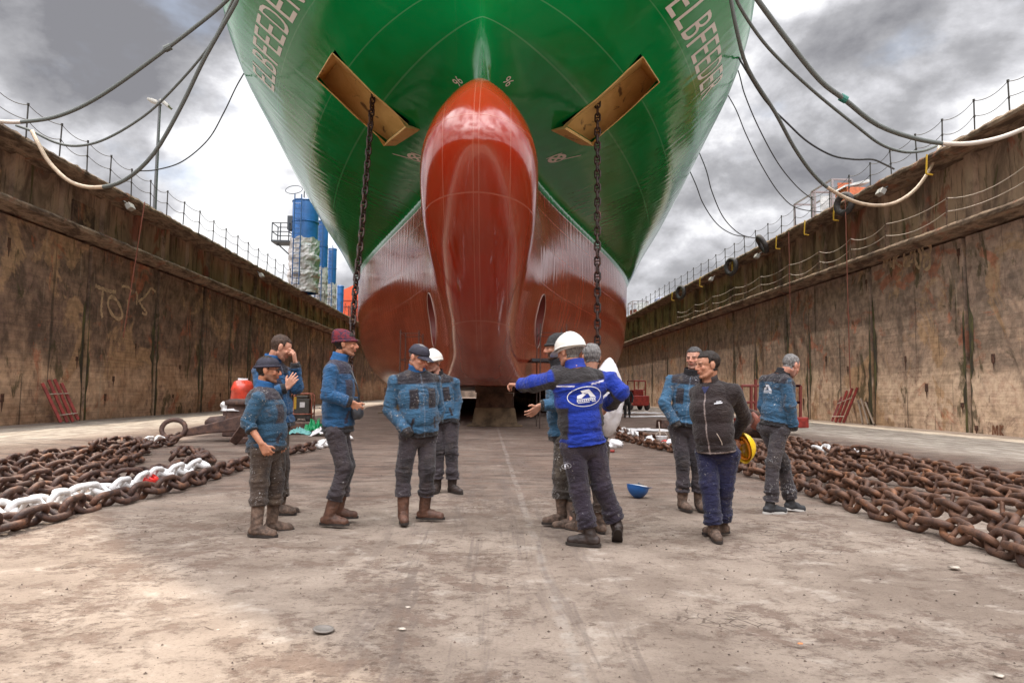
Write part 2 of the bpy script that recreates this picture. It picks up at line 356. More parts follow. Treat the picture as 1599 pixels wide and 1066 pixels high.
dock_wall(-1,XL,-15.6,7.55,-15.45,9.65,gl,0.26,m_wallL,'tall dark stained dock wall on the left with pale TO graffiti')
dock_wall(1,XR,16.85,7.6,16.7,10.5,gr_,0.22,m_wallR,'tall sunlit concrete dock wall on the right with black seams')
m_niche=mat('rusty_fixing',(0.07,0.03,0.018),0.85,var=0.5,vscale=9)
for root_,X_w,sg,lst in (([o for o in bpy.data.objects if o.name=='dock_wall'][0],XL,-1,[(177,591),(164,620),(270,618),(281,573),(14,379),(344,616),(3,621),(120,560),(212,540),(300,505)]),([o for o in bpy.data.objects if o.name=='dock_wall.001'][0],XR,1,[(1324,575),(1551,559),(1503,632),(1354,630),(1255,627),(1353,440),(1497,394),(1525,668),(1414,560),(1290,560),(1447,605)])):
    rg=random.Random(3)
    for px,py in lst:
        q=atx(px,py,X_w); mb=MB(); h_=.16+.22*rg.random(); mb.box((q.x-X_w-sg*.005,q.y,q.z),(.03,.10+.08*rg.random(),h_)); mb.add([(-sg*.013,q.y-.05,q.z-h_/2),(-sg*.013,q.y+.05,q.z-h_/2),(-sg*.013,q.y+.015,q.z-h_/2-.5*rg.random()),(-sg*.013,q.y-.015,q.z-h_/2-.3)],[(0,1,2,3)]); mb.build('wall_fixing',m_niche,root_)
m_end=mat('end_wall_concrete',(0.22,0.16,0.12),0.85,var=0.4,vscale=0.6)
mb=MB(); mb.box((0.65,Y0-0.8,4.8),(36.5,1.5,9.6)); tag(mb.build('dock_gate',m_end),'concrete dock gate closing the dock behind the camera','dock gate')
mb=MB(); mb.box((0.65,Y1+0.8,5.0),(36.5,1.5,10.0)); tag(mb.build('dock_wall',m_end),'far end wall of the dock beyond the ship','dock wall')
m_quay=mat('quay_paving',(0.20,0.18,0.16),0.9,var=0.3,vscale=0.7)
mb=MB(); mb.box((-117.75,60,9.3),(200,400,0.5)); tag(mb.build('left_quay',m_quay),None,None,None,'structure')
mb=MB(); mb.box((119.05,60,10.15),(200,400,0.5)); tag(mb.build('right_quay',m_quay),None,None,None,'structure')
# ---------------------------------------------------------------- ship
SX=0.0; BEAM=11.35; KEEL=1.5; PAINT=9.42; DECK=21.0; YEND=150.0
SHIP_M = Matrix.Translation((-0.24,16,0)) @ Matrix.Rotation(-0.019,4,'Z') @ Matrix.Translation((0,-16,0))
SHIP_I = SHIP_M.inverted(); scam = SHIP_I @ cam_pos
def sray(px,py): return SHIP_I.to_3x3() @ ray(px,py)
def I(z,pts): return np.interp(z,[p[0] for p in pts],[p[1] for p in pts])
NOSE=[(1.5,21.8),(1.7,20.6),(2.2,19.2),(3.0,17.6),(4.0,16.1),(5.0,15.0),(5.8,14.4),(6.3,14.12),(6.65,14.0),(7.0,14.08),(7.5,14.35),(8.0,14.8),(8.5,15.4),(8.9,16.1),(9.15,16.8),(9.3,17.4),(9.38,17.8),(9.9,17.8),(11.0,17.4),(12.8,16.8),(16,15.0),(19,12.8),(21,11.2)]
HULLST=[(1.5,20.8),(3,19.6),(4.5,18.2),(5.2,17.9),(9.9,17.8),(11.0,17.4),(12.8,16.8),(16,15.0),(19,12.8),(21,11.2)]
LEN=[(1.5,54),(3,50),(5,46),(7,44.5),(9.85,44),(10.4,42),(11.2,40),(12,34),(13.1,28),(14.3,23),(15.1,19),(16,17.2),(19,17),(21,17)]
POW=[(1.5,1.1),(3,1.35),(4.2,1.48),(5,1.5),(9.85,1.5),(10.3,1.12),(11.2,0.72),(12,0.61),(13.1,0.54),(14.3,0.485),(15.1,0.50),(16,0.5),(19,0.58),(21,0.62)]
BW=[(1.5,1.0),(2.0,1.0),(2.6,0.98),(3.2,1.02),(3.9,1.14),(4.6,1.28),(5.5,1.45),(6.3,1.48),(7.1,1.46),(7.8,1.31),(8.35,1.06),(8.8,0.74),(9.1,0.47),(9.3,0.2),(9.38,0.0)]
def b_hull(D,z):
    t=np.clip((D-I(z,HULLST))/I(z,LEN),0,1)
    b=BEAM*np.sin(np.pi/2*t)**I(z,POW)
    u=np.clip((z-KEEL)/3.2,0,1); bil=0.74+0.26*np.sqrt(1-(1-u)**2)
    # above the main deck amidships the side simply stays vertical
    return b*bil
def b_bulb(D,z):
    d=D-I(z,NOSE); u=np.clip(d/I(z,[(1.5,4.5),(3.0,3.6),(4.5,2.9),(10,2.9)]),0,1)
    w=I(z,BW)*np.where(z<9.38,1,0)
    grow=1.0+np.clip((D-19)/10,0,1)*0.15
    return w*np.sqrt(1-(1-u)**2)*grow
def half(D,z):
    a=b_hull(D,z); c=b_bulb(D,z); n=np.interp(z,[3.0,5.0],[1.7,2.8])
    return (a**n+c**n+1e-12)**(1/n)-(1e-12)**(1/n)
zs=np.concatenate([KEEL+(9.38-KEEL)*(0.5-0.5*np.cos(np.linspace(0,np.pi,96))), 9.38+(DECK-9.38)*np.linspace(0,1,86)[1:]**1.15])
NC=250; us=np.linspace(0,1,NC)
def nose_s(z):
    zz_=np.array([p[0] for p in NOSE]); # smoothed nose profile
    k=np.linspace(-0.25,0.25,9); return I(z,NOSE)
X_=np.zeros((len(zs),NC)); D_=np.zeros_like(X_)
for i,z in enumerate(zs):
    d0=float(I(z,NOSE)); D=d0+(YEND-d0)*us**2.3; D_[i]=D; X_[i]=half(D,np.full(NC,z)); X_[i,0]=0.0
# smooth the rows a little so that the interpolation knots do not show
for _ in range(3):
    X2=X_.copy(); X2[1:-1]=0.25*X_[:-2]+0.5*X_[1:-1]+0.25*X_[2:]; D2=D_.copy(); D2[1:-1]=0.25*D_[:-2]+0.5*D_[1:-1]+0.25*D_[2:]; X_,D_=X2,D2
def halfb(D,z):
    i=int(np.clip(np.searchsorted(zs,z),1,len(zs)-1)); f=(z-zs[i-1])/(zs[i]-zs[i-1])
    return float((1-f)*np.interp(D,D_[i-1],X_[i-1])+f*np.interp(D,D_[i],X_[i]))
def hp(side,D,z,off=0.0):
    # point on the hull skin; side -1 left in the picture, +1 right
    e=0.05; b=halfb(D,z); n=Vector((1.0,-(halfb(D+e,z)-halfb(D-e,z))/(2*e),-(halfb(D,z+e)-halfb(D,z-e))/(2*e))).normalized()
    return Vector((SX+side*(b+n.x*off),D+n.y*off,z+n.z*off)), Vector((side*n.x,n.y,n.z))
bm=bmesh.new(); nz=len(zs)
c0=[bm.verts.new((SX,D_[i,0],zs[i])) for i in range(nz)]
V={}
for sd in (-1,1):
    for i in range(nz):
        V[sd,i,0]=c0[i]
        for j in range(1,NC): V[sd,i,j]=bm.verts.new((SX+sd*X_[i,j],D_[i,j],zs[i]))
for sd in (-1,1):
    for i in range(nz-1):
        for j in range(NC-1):
            q=(V[sd,i,j],V[sd,i,j+1],V[sd,i+1,j+1],V[sd,i+1,j])
            if len(set(q))<4: continue
            bm.faces.new(q if sd>0 else q[::-1])
for i,rev in ((0,False),(nz-1,True)):
    for j in range(NC-1):
        q=[V[-1,i,j],V[-1,i,j+1],V[1,i,j+1],V[1,i,j]]
        q2=[];[q2.append(v) for v in q if v not in q2]
        try: bm.faces.new(q2 if not rev else q2[::-1])
        except ValueError: pass
for i in range(nz-1):
    bm.faces.new((V[-1,i,NC-1],V[1,i,NC-1],V[1,i+1,NC-1],V[-1,i+1,NC-1]))
def cut_prism(bm, planes, centre, rad, axis_test):
    # planes: (point, outward normal); removes the skin inside all planes
    fs=[f for f in bm.faces if axis_test(f.calc_center_median()) and (f.calc_center_median()-centre).length<rad]
    for p,n in planes:
        geom=set(fs)|{v for f in fs for v in f.verts}|{e for f in fs for e in f.edges}
        r=bmesh.ops.bisect_plane(bm,geom=list(geom),plane_co=p,plane_no=n,dist=1e-5)
        fs=list({g for g in r['geom'] if isinstance(g,bmesh.types.BMFace)}|{f for f in fs if f.is_valid})
    dead=[f for f in fs if f.is_valid and all((f.calc_center_median()-p).dot(n)<0 for p,n in planes)]
    bmesh.ops.delete(bm,geom=dead,context='FACES')
# anchor pockets ---------------------------------------------------
POCK={}
for sd,q in ((-1,[(523,78,23.6),(640,190,23.6),(605,219,26.8),(498,119,26.8)]),(1,[(1000,84,23.6),(877,192,23.6),(921,219,26.8),(1026,124,26.8)])):
    # corners found on the skin itself
    cs=[]
    for px,py,_ in q:
        d=sray(px,py); best=None
        for Y in np.linspace(17,45,1400):
            P=scam+d*((Y-scam.y)/d.y)
            if P.z<20.5 and abs(P.x-SX)<halfb(Y,P.z): best=P; break
        cs.append(best)
    POCK[sd]=cs
    print('pocket',sd,[tuple(round(a,2) for a in c) for c in cs])
    cen=sum(cs,Vector())/4
    out_n=(cs[1]-cs[0]).cross(cs[3]-cs[0]).normalized()
    if out_n.y>0: out_n=-out_n
    dirn=Vector((0,1,0.35)).normalized()          # the pocket runs aft into the flare
    planes=[]
    for a in range(4):
        p,p2=cs[a],cs[(a+1)%4]; n=(p2-p).cross(out_n).normalized()
        if (cen-p).dot(n)>0: n=-n
        planes.append((p,n))
    cut_prism(bm,planes,cen,7.0,lambda c,sd=sd:(c.x-SX)*sd>0.2 and c.y<45)
# bow thruster tunnels ----------------------------------------------
TH=(27.3,4.15,1.08)
for sd in (-1,1):
    planes=[]
    for k in range(20):
        a=2*math.pi*k/20; n=Vector((0,math.cos(a)/.72,math.sin(a))).normalized(); planes.append((Vector((SX,TH[0]+TH[2]*.72*math.cos(a),TH[1]+TH[2]*math.sin(a))),n))
    cut_prism(bm,planes,Vector((SX+sd*2.2,TH[0],TH[1])),3.5,lambda c,sd=sd:(c.x-SX)*sd>0.2)
me=bpy.data.meshes.new('hull'); bm.to_mesh(me); bm.free(); me.polygons.foreach_set('use_smooth',[True]*len(me.polygons))
def f_hull(nt,b,obj):
    s=SEP(nt,obj)
    up=M_(nt,'GREATER_THAN',s[2],PAINT)
    g=MIX(nt,MR(nt,NOISE(nt,obj,0.35,4,0.55),0.4,0.6),(0.0,0.165,0.030),(0.0,0.20,0.045))
    r=MIX(nt,MR(nt,NOISE(nt,obj,0.5,4,0.55),0.4,0.6),(0.32,0.020,0.004),(0.27,0.027,0.007))
    # browner red aft of the bulb and low down
    aft=M_(nt,'MAXIMUM',MR(nt,s[1],17.9,18.5),MR(nt,s[2],2.4,4.0,1.0,0.0))
    r=MIX(nt,aft,r,MIX(nt,MR(nt,NOISE(nt,obj,0.5,4,0.55),0.4,0.6),(0.27,0.043,0.020),(0.34,0.060,0.028)))
    col=MIX(nt,up,r,g)
    def line(v,v0,wd): return MR(nt,M_(nt,'ABSOLUTE',M_(nt,'ADD',v,-v0)),wd*0.5,wd,1,0)
    lm=None
    fl=M_(nt,'MULTIPLY',up,MR(nt,s[1],17.5,19))
    for z0 in (11.15,12.0,13.4,17.2): 
        l=line(s[2],z0,0.018); lm=l if lm is None else M_(nt,'MAXIMUM',lm,l)
    for d0 in (31.5,44.0,55.0):
        l=line(s[1],d0,0.03); lm=M_(nt,'MAXIMUM',lm,l)
    col=MIX(nt,M_(nt,'MULTIPLY',lm,0.16),col,(0.35,0.5,0.35))
    lm2=None
    for z0 in (3.1,5.6,7.2,8.6):
        l=line(s[2],z0,0.02); lm2=l if lm2 is None else M_(nt,'MAXIMUM',lm2,l)
    for x0_ in (0.06,0.74):
        l=M_(nt,'MULTIPLY',line(M_(nt,'ABSOLUTE',M_(nt,'ADD',s[0],-SX)),x0_,0.014),MR(nt,s[1],18.5,19.0,1,0)); lm2=M_(nt,'MAXIMUM',lm2,l)
    col=MIX(nt,M_(nt,'MULTIPLY',M_(nt,'MULTIPLY',lm2,0.25),M_(nt,'SUBTRACT',1.0,up)),col,(0.5,0.2,0.13))
    nt.links.new(col,b.inputs['Base Color'])
    rg=MR(nt,NOISE(nt,obj,1.2,5,0.6),0.3,0.7,0.09,0.15)
    nt.links.new(rg,b.inputs['Roughness'])
    nt.links.new(MR(nt,up,0,1,0.80,0.33),b.inputs['Specular IOR Level'])
    # plating pulled in between the frames
    wv=M_(nt,'SINE',M_(nt,'MULTIPLY',s[1],2*math.pi/0.62))
    am=MR(nt,NOISE(nt,MAP(nt,obj,(1,1.2,.45)),1.0,4,0.6),0.35,0.7)
    h=M_(nt,'MULTIPLY',M_(nt,'MULTIPLY',wv,am),MR(nt,s[1],18.5,24))
    h2=NOISE(nt,MAP(nt,obj,(1,2.6,.4)),1.1,3,0.5)
    hh=M_(nt,'ADD',M_(nt,'MULTIPLY',h,0.0034),M_(nt,'MULTIPLY',M_(nt,'MULTIPLY',h2,0.010),MR(nt,s[1],18,26,0.25,1)))
    hh=M_(nt,'ADD',hh,M_(nt,'MULTIPLY',lm2,-0.0015))
    hh=M_(nt,'ADD',hh,M_(nt,'MULTIPLY',NOISE(nt,obj,22,3,0.5),0.00025))
    nt.links.new(N(nt,'ShaderNodeBump',{'Height':hh,'Strength':1.0,'Distance':1.0}).outputs[0],b.inputs['Normal'])
m_hull=mat('ship_paint',rough=0.2,coat=0.0,fn=f_hull,spec=0.33)
m_hull.node_tree.nodes['Principled BSDF'].inputs['Coat Roughness'].default_value=0.06
ship=empty('cargo_ship',(0,0,0)); ship.matrix_world=SHIP_M; tag(ship,'huge green and red cargo ship seen bow on, towering over the dock floor','ship')
me.materials.append(m_hull); hull=link('hull',me,ship)
def f_tan(nt,b,obj):
    n=NOISE(nt,obj,0.9,6,0.65,0.5)
    c=MIX(nt,MR(nt,n,0.35,0.65),(0.60,0.38,0.13),(0.72,0.48,0.19))
    c=MIX(nt,M_(nt,'MULTIPLY',MR(nt,NOISE(nt,MAP(nt,obj,loc=(3,8,1)),1.6,6,0.6,0.6),0.60,0.68),0.85),c,(0.09,0.045,0.03))
    nt.links.new(c,b.inputs['Base Color'])
m_tan=mat('tan_pocket_paint',rough=0.5,fn=f_tan)
for sd,cs in POCK.items():
    A,Dn,C,B=cs      # A upper inner(high), Dn lower end upper, C lower end lower, B outer low
    aft=Vector((sd*0.22,1.0,0.30)); deep=1.9
    nrm=(Dn-A).cross(B-A).normalized()
    if nrm.y>0: nrm=-nrm
    def skinpush(p):
        best=p
        for q in np.linspace(-1.2,1.6,281):
            P_=p+nrm*q
            if abs(P_.x-SX)<halfb(P_.y,P_.z): best=P_
        return best
    front=[A,Dn,C,B]; back=[A+aft*deep*1.25,Dn+aft*deep*0.6,C+aft*deep*0.35,B+aft*deep*0.85]; K=10
    mb=MB(); rim=[]; qm=max((skinpush(front[a].lerp(front[(a+1)%4],.5))-front[a].lerp(front[(a+1)%4],.5)).dot(nrm) for a in (0,2))
    def pout(p): return p+nrm*max((skinpush(p)-p).dot(nrm)+.02,qm*.85)
    for a in range(4):
        b2=(a+1)%4; fp=[pout(front[a].lerp(front[b2],i/K)) for i in range(K+1)]; bp=[back[a].lerp(back[b2],i/K) for i in range(K+1)]
        mb.add(fp+bp,[(i,i+1,i+K+2,i+K+1) for i in range(K)]); rim+=fp[:-1]
    mb.add(back,[(0,1,2,3)])
    o=mb.build('anchor_pocket',m_tan,ship)
    # nose of the pocket standing proud of the flare at its lower end
    Dn2=pout(Dn); C2=pout(C); mb=MB(); fwd=Vector((0,-0.42,-0.30)); ex=(Dn-A).normalized()*0.50
    p0,p1=Dn2+fwd*0.8,C2+fwd*0.8; b0=skinpush(Dn2+ex)-nrm*.05; b1=skinpush(C2+ex*0.8)-nrm*.05; w0=pout(Dn.lerp(A,.14)); w1=pout(C.lerp(B,.14))
    th=(p1-p0).normalized().cross(fwd.normalized())*0.03
    for quad in ([Dn2,C2,p1,p0],[b0,b1,p1,p0]): mb.add(quad,[(0,1,2,3)])
    for tri in ([w0,Dn2,p0],[w1,C2,p1],[b0,Dn2,p0],[b1,C2,p1]): mb.add(tri,[(0,1,2)])
    mb.build('pocket_lip',m_tan,o)
    mb=MB(); mb.tube(rim,0.022,6,closed=True); mb.build('pocket_rim',m_tan,o)
m_tun=mat('tunnel_red_paint',(0.17,0.02,0.012),0.4)
m_rimw=mat('pale_rim',(0.45,0.33,0.28),0.35)  # pale tube colours in the highlight along the tunnel edge
for sd in (-1,1):
    pts=[];inn=[]
    for k in range(40):
        a=2*math.pi*k/40; p,n=hp(sd,TH[0]+TH[2]*.72*math.cos(a),TH[1]+TH[2]*math.sin(a),0.0); pts.append(p+n*0.01); inn.append(Vector((SX+sd*0.15,p.y,p.z)))
    mb=MB(); mb.add(pts+inn,[(i,(i+1)%40,(i+1)%40+40,i+40) for i in range(40)])
    # propeller blades seen edge on inside the tunnel
    for k in range(4):
        a=k*math.pi/2+0.4; mb.box((SX+sd*0.8,TH[0]+0.45*math.cos(a),TH[1]+0.45*math.sin(a)),(0.05,0.35,0.75),Matrix.Rotation(a-math.pi/2,3,'X'))
    t=mb.build('thruster_tunnel',m_tun,ship)
    mb=MB(); mb.tube(pts,0.016,6,closed=True); mb.build('tunnel_rim',m_rimw,t,smooth=True)
# lettering ------------------------------------------------------------
m_white=mat('white_lettering_paint',(0.60,0.53,0.46),0.4)
def text_polys(txt, size=1.0, width=1.0, font_bold=0.0, space=1.0):
    c=bpy.data.curves.new('t','FONT'); c.body=txt; c.size=size; c.offset=font_bold; c.space_character=space; c.resolution_u=3
    o=bpy.data.objects.new('t',c); COL.objects.link(o)
    dg=bpy.context.evaluated_depsgraph_get(); dg.update()
    m=bpy.data.meshes.new_from_object(o.evaluated_get(dg)); bpy.data.objects.remove(o); bpy.data.curves.remove(c)
    return m
def warp_text(name, txt, fmap, matl, parent, size=1.0, bold=0.0, space=1.0, maxedge=0.12, norm=True):
    m=text_polys(txt,1.0,font_bold=bold,space=space)
    bm=bmesh.new(); bm.from_mesh(m); bmesh.ops.triangulate(bm,faces=bm.faces)
    for _ in range(4):
        es=[e for e in bm.edges if e.calc_length()>maxedge]
        if not es: break
        bmesh.ops.subdivide_edges(bm,edges=es,cuts=1)
        bmesh.ops.triangulate(bm,faces=bm.faces)
    vx=[v.co.x for v in bm.verts]; vy=[v.co.y for v in bm.verts]
    x0,x1,y0,y1=min(vx),max(vx),min(vy),max(vy)
    for v in bm.verts:
        v.co=fmap((v.co.x-x0)/(x1-x0),(v.co.y-y0)/(y1-y0))
    me=bpy.data.meshes.new(name); bm.to_mesh(me); bm.free(); me.materials.append(matl); bpy.data.meshes.remove(m)
    return link(name,me,parent)
BLOCK={'E':[(0,0,.22,1),(0,0,.8,.15),(0,.43,.7,.57),(0,.85,.8,1)],'L':[(0,0,.22,1),(0,0,.8,.15)],'F':[(0,0,.22,1),(0,.43,.7,.57),(0,.85,.8,1)]}
def letters_on_hull(sd):
    # nine block letters along the bow, first letter aft on the left side and forward on the right
    txt='ELBFEEDER'; pitch_=0.77; lw=0.60; zb=13.55; zt=14.45
    for k,ch in enumerate(txt):
        Da = 27.6-k*pitch_ if sd<0 else 27.6-8*pitch_-lw+k*pitch_
        sgn = -1 if sd<0 else 1
        m=text_polys(ch,1.0,font_bold=0.0); bm=bmesh.new(); bm.from_mesh(m)
        bmesh.ops.triangulate(bm,faces=bm.faces)
        for _ in range(3):
            es=[e for e in bm.edges if e.calc_length()>0.12]
            if not es: break
            bmesh.ops.subdivide_edges(bm,edges=es,cuts=1); bmesh.ops.triangulate(bm,faces=bm.faces)
        x0=min(v.co.x for v in bm.verts);x1=max(v.co.x for v in bm.verts);y0=min(v.co.y for v in bm.verts);y1=max(v.co.y for v in bm.verts)
        for v in bm.verts:
            u=(v.co.x-x0)/(x1-x0); t=(v.co.y-y0)/(y1-y0)
            D=Da+sgn*u*lw; z=zb+t*(zt-zb)
            v.co=hp(sd,D,z,0.012)[0]
        me=bpy.data.meshes.new('letter'); bm.to_mesh(me); bm.free(); bpy.data.meshes.remove(m); me.materials.append(m_white)
        link('letter',me,ship)
for sd in (-1,1): letters_on_hull(sd)
def hull_strip(sd, pts, wd, parent=ship, name='hull_mark', closed=False, mt=None):
    mb=MB(); k=len(pts); L=[];Rr=[]
    for i in range(k):
        a=pts[i-1] if (i>0 or closed) else pts[i]; c=pts[(i+1)%k] if (i<k-1 or closed) else pts[i]
        d=Vector((c[0]-a[0],c[1]-a[1])).normalized(); n=Vector((-d.y,d.x))*wd/2
        L.append(hp(sd,pts[i][0]+n.x,pts[i][1]+n.y,0.012)[0]); Rr.append(hp(sd,pts[i][0]-n.x,pts[i][1]-n.y,0.012)[0])
    mb.add(L+Rr,[(i,(i+1)%k,(i+1)%k+k,i+k) for i in range(k if closed else k-1)])
    return mb,parent,name,mt
def marks(sd):
    jobs=[]
    def skin(px,py):
        d=sray(px,py)
        for Y in np.linspace(15,45,1500):
            P=scam+d*((Y-scam.y)/d.y)
            if abs(P.x-SX)<halfb(Y,P.z): return (Y,P.z)
    # thruster symbol: ring with a cross; bulb symbol beside it
    c=skin(869,247) if sd>0 else skin(650,246)
    q=MB()
    ring=[(c[0]+0.15*math.cos(a),c[1]+0.30*math.sin(a)) for a in np.linspace(0,2*math.pi,25)[:-1]]
    for job in ([ring,0.08,True],[[(c[0]-.1,c[1]-.2),(c[0],c[1]),(c[0]+.1,c[1]+.2)],.08,False],[[(c[0]-.1,c[1]+.2),(c[0],c[1]),(c[0]+.1,c[1]-.2)],.08,False],
                [[(c[0]+.15,c[1]+.2),(c[0]+.20,c[1]+.5),(c[0]+.28,c[1]+.9)],.07,False],[[(c[0]-.15,c[1]-.35),(c[0]-.17,c[1]+.05),(c[0]-.15,c[1]+.3)],.08,False]):
        job[0]=[(c[0]+(a_-c[0])*1.9,c[1]+(b_-c[1])*0.36) for a_,b_ in job[0]]
        mb,_,_,_=hull_strip(sd,job[0],job[1]*.7,closed=job[2]); q.add(mb.v,mb.f)
    q.build('thruster_symbol',m_white,ship)
    c=skin(793,127) if sd>0 else skin(716,127)
    warp=lambda u,t: hp(sd,(c[0]+sd*(u-.5)*0.36),c[1]+(t-.5)*0.2,0.012)[0]
    warp_text('draught_mark','96' ,warp,m_white,ship,maxedge=0.3)
for sd in (-1,1): marks(sd)
# keel blocks -----------------------------------------------------------
m_blk=mat('wet_concrete_block',(0.16,0.11,0.065),0.8,var=0.45,vscale=2.5,bump=0.5,bscale=8)
m_tim=mat('dark_block_timber',(0.10,0.055,0.035),0.8,var=0.5,vscale=4,bump=0.5,bscale=12)
kb=None
for k in range(22):
    y=26.6+k*5.2
    if kb is None:
        kb=empty('keel_block',(SX+0.35,y,0)); 
        mb=MB(); mb.box((0,0,0.35),(1.75,1.5,0.7),taper=0.86); mb.box((0,-0.02,0.03),(2.1,1.7,0.06)); mb.build('block_base',m_blk,kb,bevel=0.02)
        mb=MB(); mb.box((0,0,0.98),(1.45,1.3,0.55),taper=0.97); [mb.box((x,-0.66,0.98),(0.10,0.04,0.5)) for x in (-0.62,0.62)]; mb.box((0,0,1.377),(1.5,1.35,0.235)); mb.build('block_timber',m_tim,kb,bevel=0.015); r=kb
    else:
        r=kb.copy(); COL.objects.link(r); r.location.y=y
        for ch in list(kb.children):
            c=ch.copy(); COL.objects.link(c); c.parent=r
    tag(r,'nearest wet concrete keel block under the bow' if k==0 else 'dark keel block further back in the row under the hull','keel block','keel blocks under the ship')
for k in range(14):
    for sx_ in (-1,1):
        r=kb.copy(); COL.objects.link(r); r.location=(SX+sx_*5.2,41+k*5.2,0)
        for ch in list(kb.children):
            c=ch.copy(); COL.objects.link(c); c.parent=r
        tag(r,'dark bilge block in the side row under the hull on the %s'%('left' if sx_<0 else 'right'),'keel block','keel blocks under the ship')
# ---------------------------------------------------------------- railings, background, ropes
def smooth_pts(P, n=40):
    P=[Vector(p) for p in P]; out=[]; k=len(P)
    for i in range(k-1):
        p0=P[max(i-1,0)];p1=P[i];p2=P[i+1];p3=P[min(i+2,k-1)]
        m=max(2,int(n/(k-1)))
        for j in range(m):
            t=j/m; out.append(0.5*((2*p1)+(-p0+p2)*t+(2*p0-5*p1+4*p2-p3)*t*t+(-p0+3*p1-3*p2+p3)*t**3))
    out.append(P[-1]); return out
def sag(a,b,d,n=8):
    a=Vector(a);b=Vector(b); return [a.lerp(b,i/n)-Vector((0,0,d*4*(i/n)*(1-i/n))) for i in range(n+1)]
def railing(x, ys, z, h, label, sags=(0.16,0.18), base=None, pm=m_post, rm=m_rope, lean=0.0, pr=0.028, rr=0.014, seed=1, drop=0.0):
    root=empty('railing',(x,ys[0],z)); tag(root,label,'railing'); rg=random.Random(seed); tops=[]
    pme=None
    for i,y in enumerate(ys):
        mb=MB(); lx=(rg.random()-.5)*0.08; ly=(rg.random()-.5)*0.08; hh=h*(0.97+0.06*rg.random())
        b=Vector((0,y-ys[0],-drop)); t=Vector((lx,y-ys[0]+ly,hh)); mb.tube([b,t],pr,6); mb.tube([t-Vector((0,0,.02)),t+Vector((0,0,.05))],pr*1.6,6); mb.tube([t*0.5+b*0.5-Vector((0,0,.02)),t*0.5+b*0.5+Vector((0,0,.03))],pr*1.5,6)
        mb.build('post',pm,root); tops.append((t,(t+b+Vector((0,0,drop)))*0.5))
    for k in (0,1):
        mb=MB()
        for a,b in zip(tops[:-1],tops[1:]):
            mb.tube(sag(a[k],b[k],sags[k]*(0.6+0.8*rg.random())),rr,4,caps=False)
        mb.build('guard_rope',rm,root)
    return root
ysl=[17.5,19.3,21.1,22.9,24.7,26.4,28.0,29.7,31.4,33.0]+[34.8+1.9*i for i in range(48)]
railing(-15.5,ysl,9.72,1.05,'thin post and rope railing along the top of the left dock wall',seed=3,drop=0.1)
ysr=[16.2,17.8,19.4,21.0,22.6,24.3,25.8,27.5,29.1,30.9]+[32.7+1.85*i for i in range(52)]
railing(16.95,ysr,10.57,1.05,'thin post and rope railing along the top of the right dock wall',seed=5,drop=0.1)
railing(17.0,[20.5,24.3,28.2,31.0,34.0,37.5,41.5,46,50.5,55,60],7.63,1.0,'pale sagging rope rail on the ledge of the right dock wall',sags=(0.22,0.25),pm=m_rustpost,rm=mat('pale_rope',(0.45,0.38,0.32),0.8),seed=9,rr=0.017)
# hangers, yellow ladder hooks and floodlights under the copings
m_yel=mat('yellow_hook_paint',(0.55,0.33,0.03),0.5); m_lampc=mat('floodlight_case',(0.35,0.33,0.30),0.5,0.3)
for i,y in enumerate([24.6,31.5,34.5,38,45,52,60]):
    mb=MB(); mb.tube([(16.55,y,10.4),(16.50,y,9.65)],0.035,6); mb.tube([(16.50,y,9.65),(16.75,y,9.62)],0.035,6)
    tag(mb.build('ladder_hook',m_yel),'yellow hook hanging from the coping of the right dock wall','hook','yellow hooks on the right wall')
mb=MB(); mb.tube([(-15.27,20.6,9.6),(-15.2,20.6,9.05)],0.03,6); tag(mb.build('ladder_hook',m_yel),'yellow hook hanging from the coping of the left dock wall','hook')
for (x,y,z,s) in ((16.35,27.3,9.75,1),(16.4,40.5,9.7,1),(16.4,49,9.7,1),(-15.15,29.0,8.95,-1),(-15.15,46,8.95,-1)):
    t=empty('floodlight',(x,y,z)); tag(t,'small boxy floodlight fixed under the coping of the %s wall, %s'%('right' if s>0 else 'left',{27.3:'nearest the camera',40.5:'second from the camera',49:'third from the camera',29.0:'nearer of the two',46:'farther of the two'}[y]),'floodlight')
    mb=MB(); mb.box((0,0,0),(0.22,0.4,0.26),Matrix.Rotation(0.5*s,3,'Y')); mb.build('lamp_case',m_lampc,t,bevel=0.02)
    mb=MB(); mb.tube([(0,0,0.05),(s*0.3,0,0.25)],0.03,6); mb.build('bracket',m_post,t)
m_tyre=mat('old_tyre_rubber',(0.05,0.042,0.04),0.75,var=0.3,vscale=8)
for (x,y,z,r,ax,lab) in ((16.5,30.5,10.15,0.42,'X','old tyre hanging from the right coping, nearest the camera'),(16.55,40.0,10.35,0.50,'L','dark tyre lying over the right coping'),(16.45,45.0,9.9,0.5,'X','old tyre hanging on the right wall beyond the lying tyre'),(16.45,57,9.9,0.5,'X','farthest old tyre hanging on the right wall')):
    mb=MB(); pts=[]
    rot={'X':Matrix.Rotation(0.35,3,'Z'),'L':Matrix.Rotation(R(62),3,'Y')@Matrix.Rotation(0.2,3,'X')}[ax]
    for k in range(20):
        a=2*math.pi*k/20; pts.append((rot@Vector((0,math.cos(a)*r,math.sin(a)*r)) if ax=='X' else rot@Vector((math.cos(a)*r,math.sin(a)*r,0)))+Vector((x,y,z)))
    mb.tube(pts,0.15,8,closed=True); tag(mb.build('tyre',m_tyre,smooth=True),lab,'tyre')
